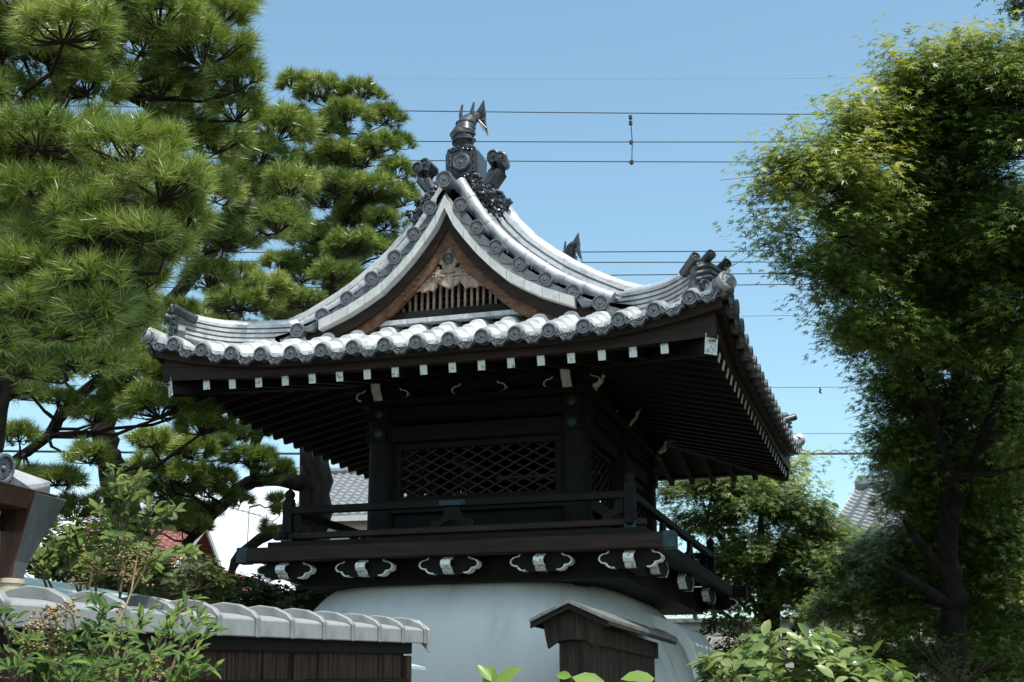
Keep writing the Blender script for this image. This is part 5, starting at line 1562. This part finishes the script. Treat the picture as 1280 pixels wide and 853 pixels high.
sprig('pale green leaf sprig at bottom edge before the plank wall corner', (-.82, 3.2, 0), [((0, 0, 1.70), (.9, 0, -.35), (.2, -.75, .75), .10), ((.0, 0, 1.70), (-.8, .1, .15), (-.1, -.8, .5), .045), ((0, 0, 1.67), (.4, -.5, .2), (0, -.5, .9), .08), ((0, 0, 1.66), (-.4, -.5, .1), (0, -.5, .9), .08)], 2)
sprig('single broad young leaf at bottom edge below the plank wall side', (-.68, 3.25, 0), [((-.03, 0, 1.695), (.95, .1, .0), (0, -.6, .8), .085), ((0, 0, 1.67), (.5, .5, .3), (0, -.5, .8), .07)], 3)

# nandina and the seeding shrub: fronds with paired leaflets, and seed panicles
def fronds(name, label, cat, base, fl, leaf, mat, seed, panicles, tv=LANCE_V, pairs=7):
    g = np.random.default_rng(seed); rr = random.Random(seed)
    root = empty(name, base, 0, label, cat)
    inv = -np.array(base, float)
    P_, N_, H_, S_ = [], [], [], []
    st = MB()
    for (a, b) in fl:
        a, b = np.array(a) + inv, np.array(b) + inv
        ln = np.linalg.norm(b - a)
        pts = []
        for k in range(7):
            t = k / 6
            pts.append(a * (1 - t) + b * t + np.array([0, 0, .16 * ln * math.sin(math.pi * t)]))
        st.tube([Vector(p) for p in pts], [.005 - .0006 * k for k in range(7)], 5)
        fwd = unit(b - a)
        # leaflets in side sprays
        for k in range(pairs):
            t = .15 + .85 * k / (pairs - 1)
            i = min(5, int(t * 6)); q = t * 6 - i
            p = pts[i] * (1 - q) + pts[i + 1] * q
            tang = unit(pts[i + 1] - pts[i])
            sd_ = unit(np.cross(tang, np.array([0, 0, 1.]) + g.normal(0, .3, 3)))
            for s_ in (-1, 1):
                dirn = unit(sd_ * s_ + tang * .8 + g.normal(0, .25, 3) + np.array([0, 0, .25]))
                sub = g.uniform(.5, 1.3) * leaf * (1.2 - .5 * t)
                st.tube([Vector(p), Vector(p + dirn * sub)], [.0016, .001], 4)
                for d2, f_ in ((dirn, 1.0), (unit(dirn + sd_ * .9), .6), (unit(dirn - sd_ * .9), .6)):
                    P_.append(p + dirn * sub * f_); H_.append(d2 + np.array([.15, 0, .45]) + g.normal(0, .2, 3))
                    N_.append(np.array([.3, -.6, .7]) + g.normal(0, .35, 3)); S_.append(leaf * g.uniform(.75, 1.2))
    P_, N_, H_, S_ = [np.array(x_) for x_ in (P_, N_, H_, S_)]
    n = unit(N_); y = unit(H_ - (H_ * n).sum(1, keepdims=True) * n); x = np.cross(y, n)
    scatter('foliage', tv, OVAL_F, P_, np.stack([x, y, n], 2), S_, mat, root, smooth=True)
    for (a, b, w, cnt) in panicles:
        a, b = np.array(a) + inv, np.array(b) + inv
        pm = MB()
        pm.tube([Vector(a), Vector((a + b) / 2 + .01), Vector(b)], [.0035, .003, .0015], 5)
        for k in range(cnt):
            t = g.uniform(.25, 1)
            p = a * (1 - t) + b * t
            d = unit(g.normal(size=3) + np.array([0, 0, .3]))
            e = p + d * w * (1.15 - t * .7) * g.uniform(.4, 1)
            pm.tube([Vector(p), Vector(e)], [.0012, .0009], 3)
            for q in range(3):
                c = e + g.normal(0, .008, 3)
                r = g.uniform(.0035, .0058)
                pm.lathe([(.0001, -r), (r, 0), (.0001, r)], c, 5)
        pm.build('seed_panicle', M['berry'], root)
    st.build('stem', M['stem'], root)
    return root
NAND = [((-2.121, 2.82, 1.656), (-2.143, 2.757, 1.843)), ((-2.085, 2.836, 1.637), (-2.026, 2.702, 1.781)), ((-2.048, 2.848, 1.637), (-1.989, 2.82, 1.787)), ((-1.973, 2.87, 1.637), (-1.895, 2.651, 1.723)), ((-2.014, 2.96, 1.658), (-1.958, 2.913, 1.87)), ((-1.917, 2.887, 1.637), (-1.942, 2.834, 1.787)), ((-1.956, 2.978, 1.658), (-1.92, 3.037, 1.859)), ((-1.939, 2.989, 1.638), (-1.807, 2.763, 1.8)), ((-1.9, 3.001, 1.638), (-1.863, 3.066, 1.819)), ((-1.881, 3.007, 1.638), (-1.861, 3.152, 1.897)), ((-1.842, 3.018, 1.638), (-1.834, 3.173, 1.856)), ((-1.823, 3.024, 1.638), (-1.812, 3.189, 1.825)), ((-1.844, 3.024, 1.619), (-1.757, 3.015, 1.735)), ((-1.863, 2.909, 1.618), (-1.74, 2.8, 1.745)), ((-1.877, 2.797, 1.618), (-1.791, 2.685, 1.714)), ((-1.86, 3.127, 1.62), (-1.834, 3.111, 1.699)), ((-1.949, 2.775, 1.618), (-1.845, 2.676, 1.688)), ((-2.076, 2.736, 1.618), (-1.992, 2.624, 1.714)), ((-1.946, 3.089, 1.659), (-1.883, 3.152, 1.877)), ((-1.994, 3.069, 1.679), (-2.095, 3.078, 1.907)), ((-1.895, 3.228, 1.61), (-1.835, 3.213, 1.723)), ((-2.068, 2.847, 1.618), (-2.06, 2.821, 1.712))]
VINE = [((-2.675, 4.077, 1.977), (-2.664, 3.943, 2.435)), ((-2.671, 4.062, 2.031), (-2.729, 3.964, 2.3)), ((-2.644, 4.071, 2.031), (-2.541, 4.021, 2.3)), ((-2.644, 4.071, 2.031), (-2.474, 4.041, 2.3)), ((-2.662, 4.033, 2.139), (-2.536, 3.898, 2.393)), ((-2.778, 4.03, 2.031), (-2.816, 3.961, 2.219)), ((-2.806, 4.025, 2.017), (-2.888, 3.956, 2.166)), ((-2.672, 4.066, 2.017), (-2.556, 3.964, 2.155)), ((-2.645, 4.074, 2.017), (-2.478, 4.173, 2.176)), ((-2.806, 4.025, 2.017), (-2.78, 3.989, 2.166)), ((-2.887, 4.001, 2.017), (-3.066, 3.995, 2.176)), ((-2.912, 3.989, 2.031), (-3.087, 3.964, 2.259)), ((-2.671, 4.062, 2.031), (-2.566, 3.852, 2.196)), ((-2.594, 3.996, 2.009), (-2.479, 3.995, 2.128)), ((-2.699, 3.964, 2.009), (-2.651, 3.854, 2.105)), ((-2.657, 4.018, 2.192), (-2.63, 3.977, 2.354))]
NAND_SEED = [((-2.043, 2.832, 1.693), (-2.049, 2.782, 1.853), 0.1, 30), ((-2.049, 2.819, 1.731), (-2.012, 2.796, 1.843), 0.07, 18), ((-2.038, 2.816, 1.75), (-2.108, 2.778, 1.806), 0.05, 12), ((-1.945, 2.941, 1.793), (-1.923, 2.991, 2.008), 0.02, 3), ((-1.999, 2.865, 1.809), (-2.01, 2.788, 1.872), 0.06, 14), ((-1.838, 3.002, 1.696), (-1.852, 2.981, 1.754), 0.03, 14)]
VINE_SEED = [((-2.568, 3.906, 2.014), (-2.557, 3.87, 2.144), 0.13, 26), ((-2.529, 3.918, 2.014), (-2.467, 3.898, 2.144), 0.1, 16), ((-2.672, 3.878, 2.001), (-2.665, 3.838, 2.144), 0.08, 14)]
fronds('nandina', 'leafy nandina with yellow seed heads in front of the dark board fence', 'shrub', (-1.92, 2.90, 0), NAND, .037, M['nandina'], 41, NAND_SEED, LANCE_V, 6)
fronds('seeding_shrub', 'pointed leaf shrub with tan seed clusters rising behind the tile capped fence', 'shrub', (-3.06, 4.63, 0), VINE, .044, M['vine'], 42, VINE_SEED, [(x * .78, y, z) for x, y, z in OVAL_V], 8)
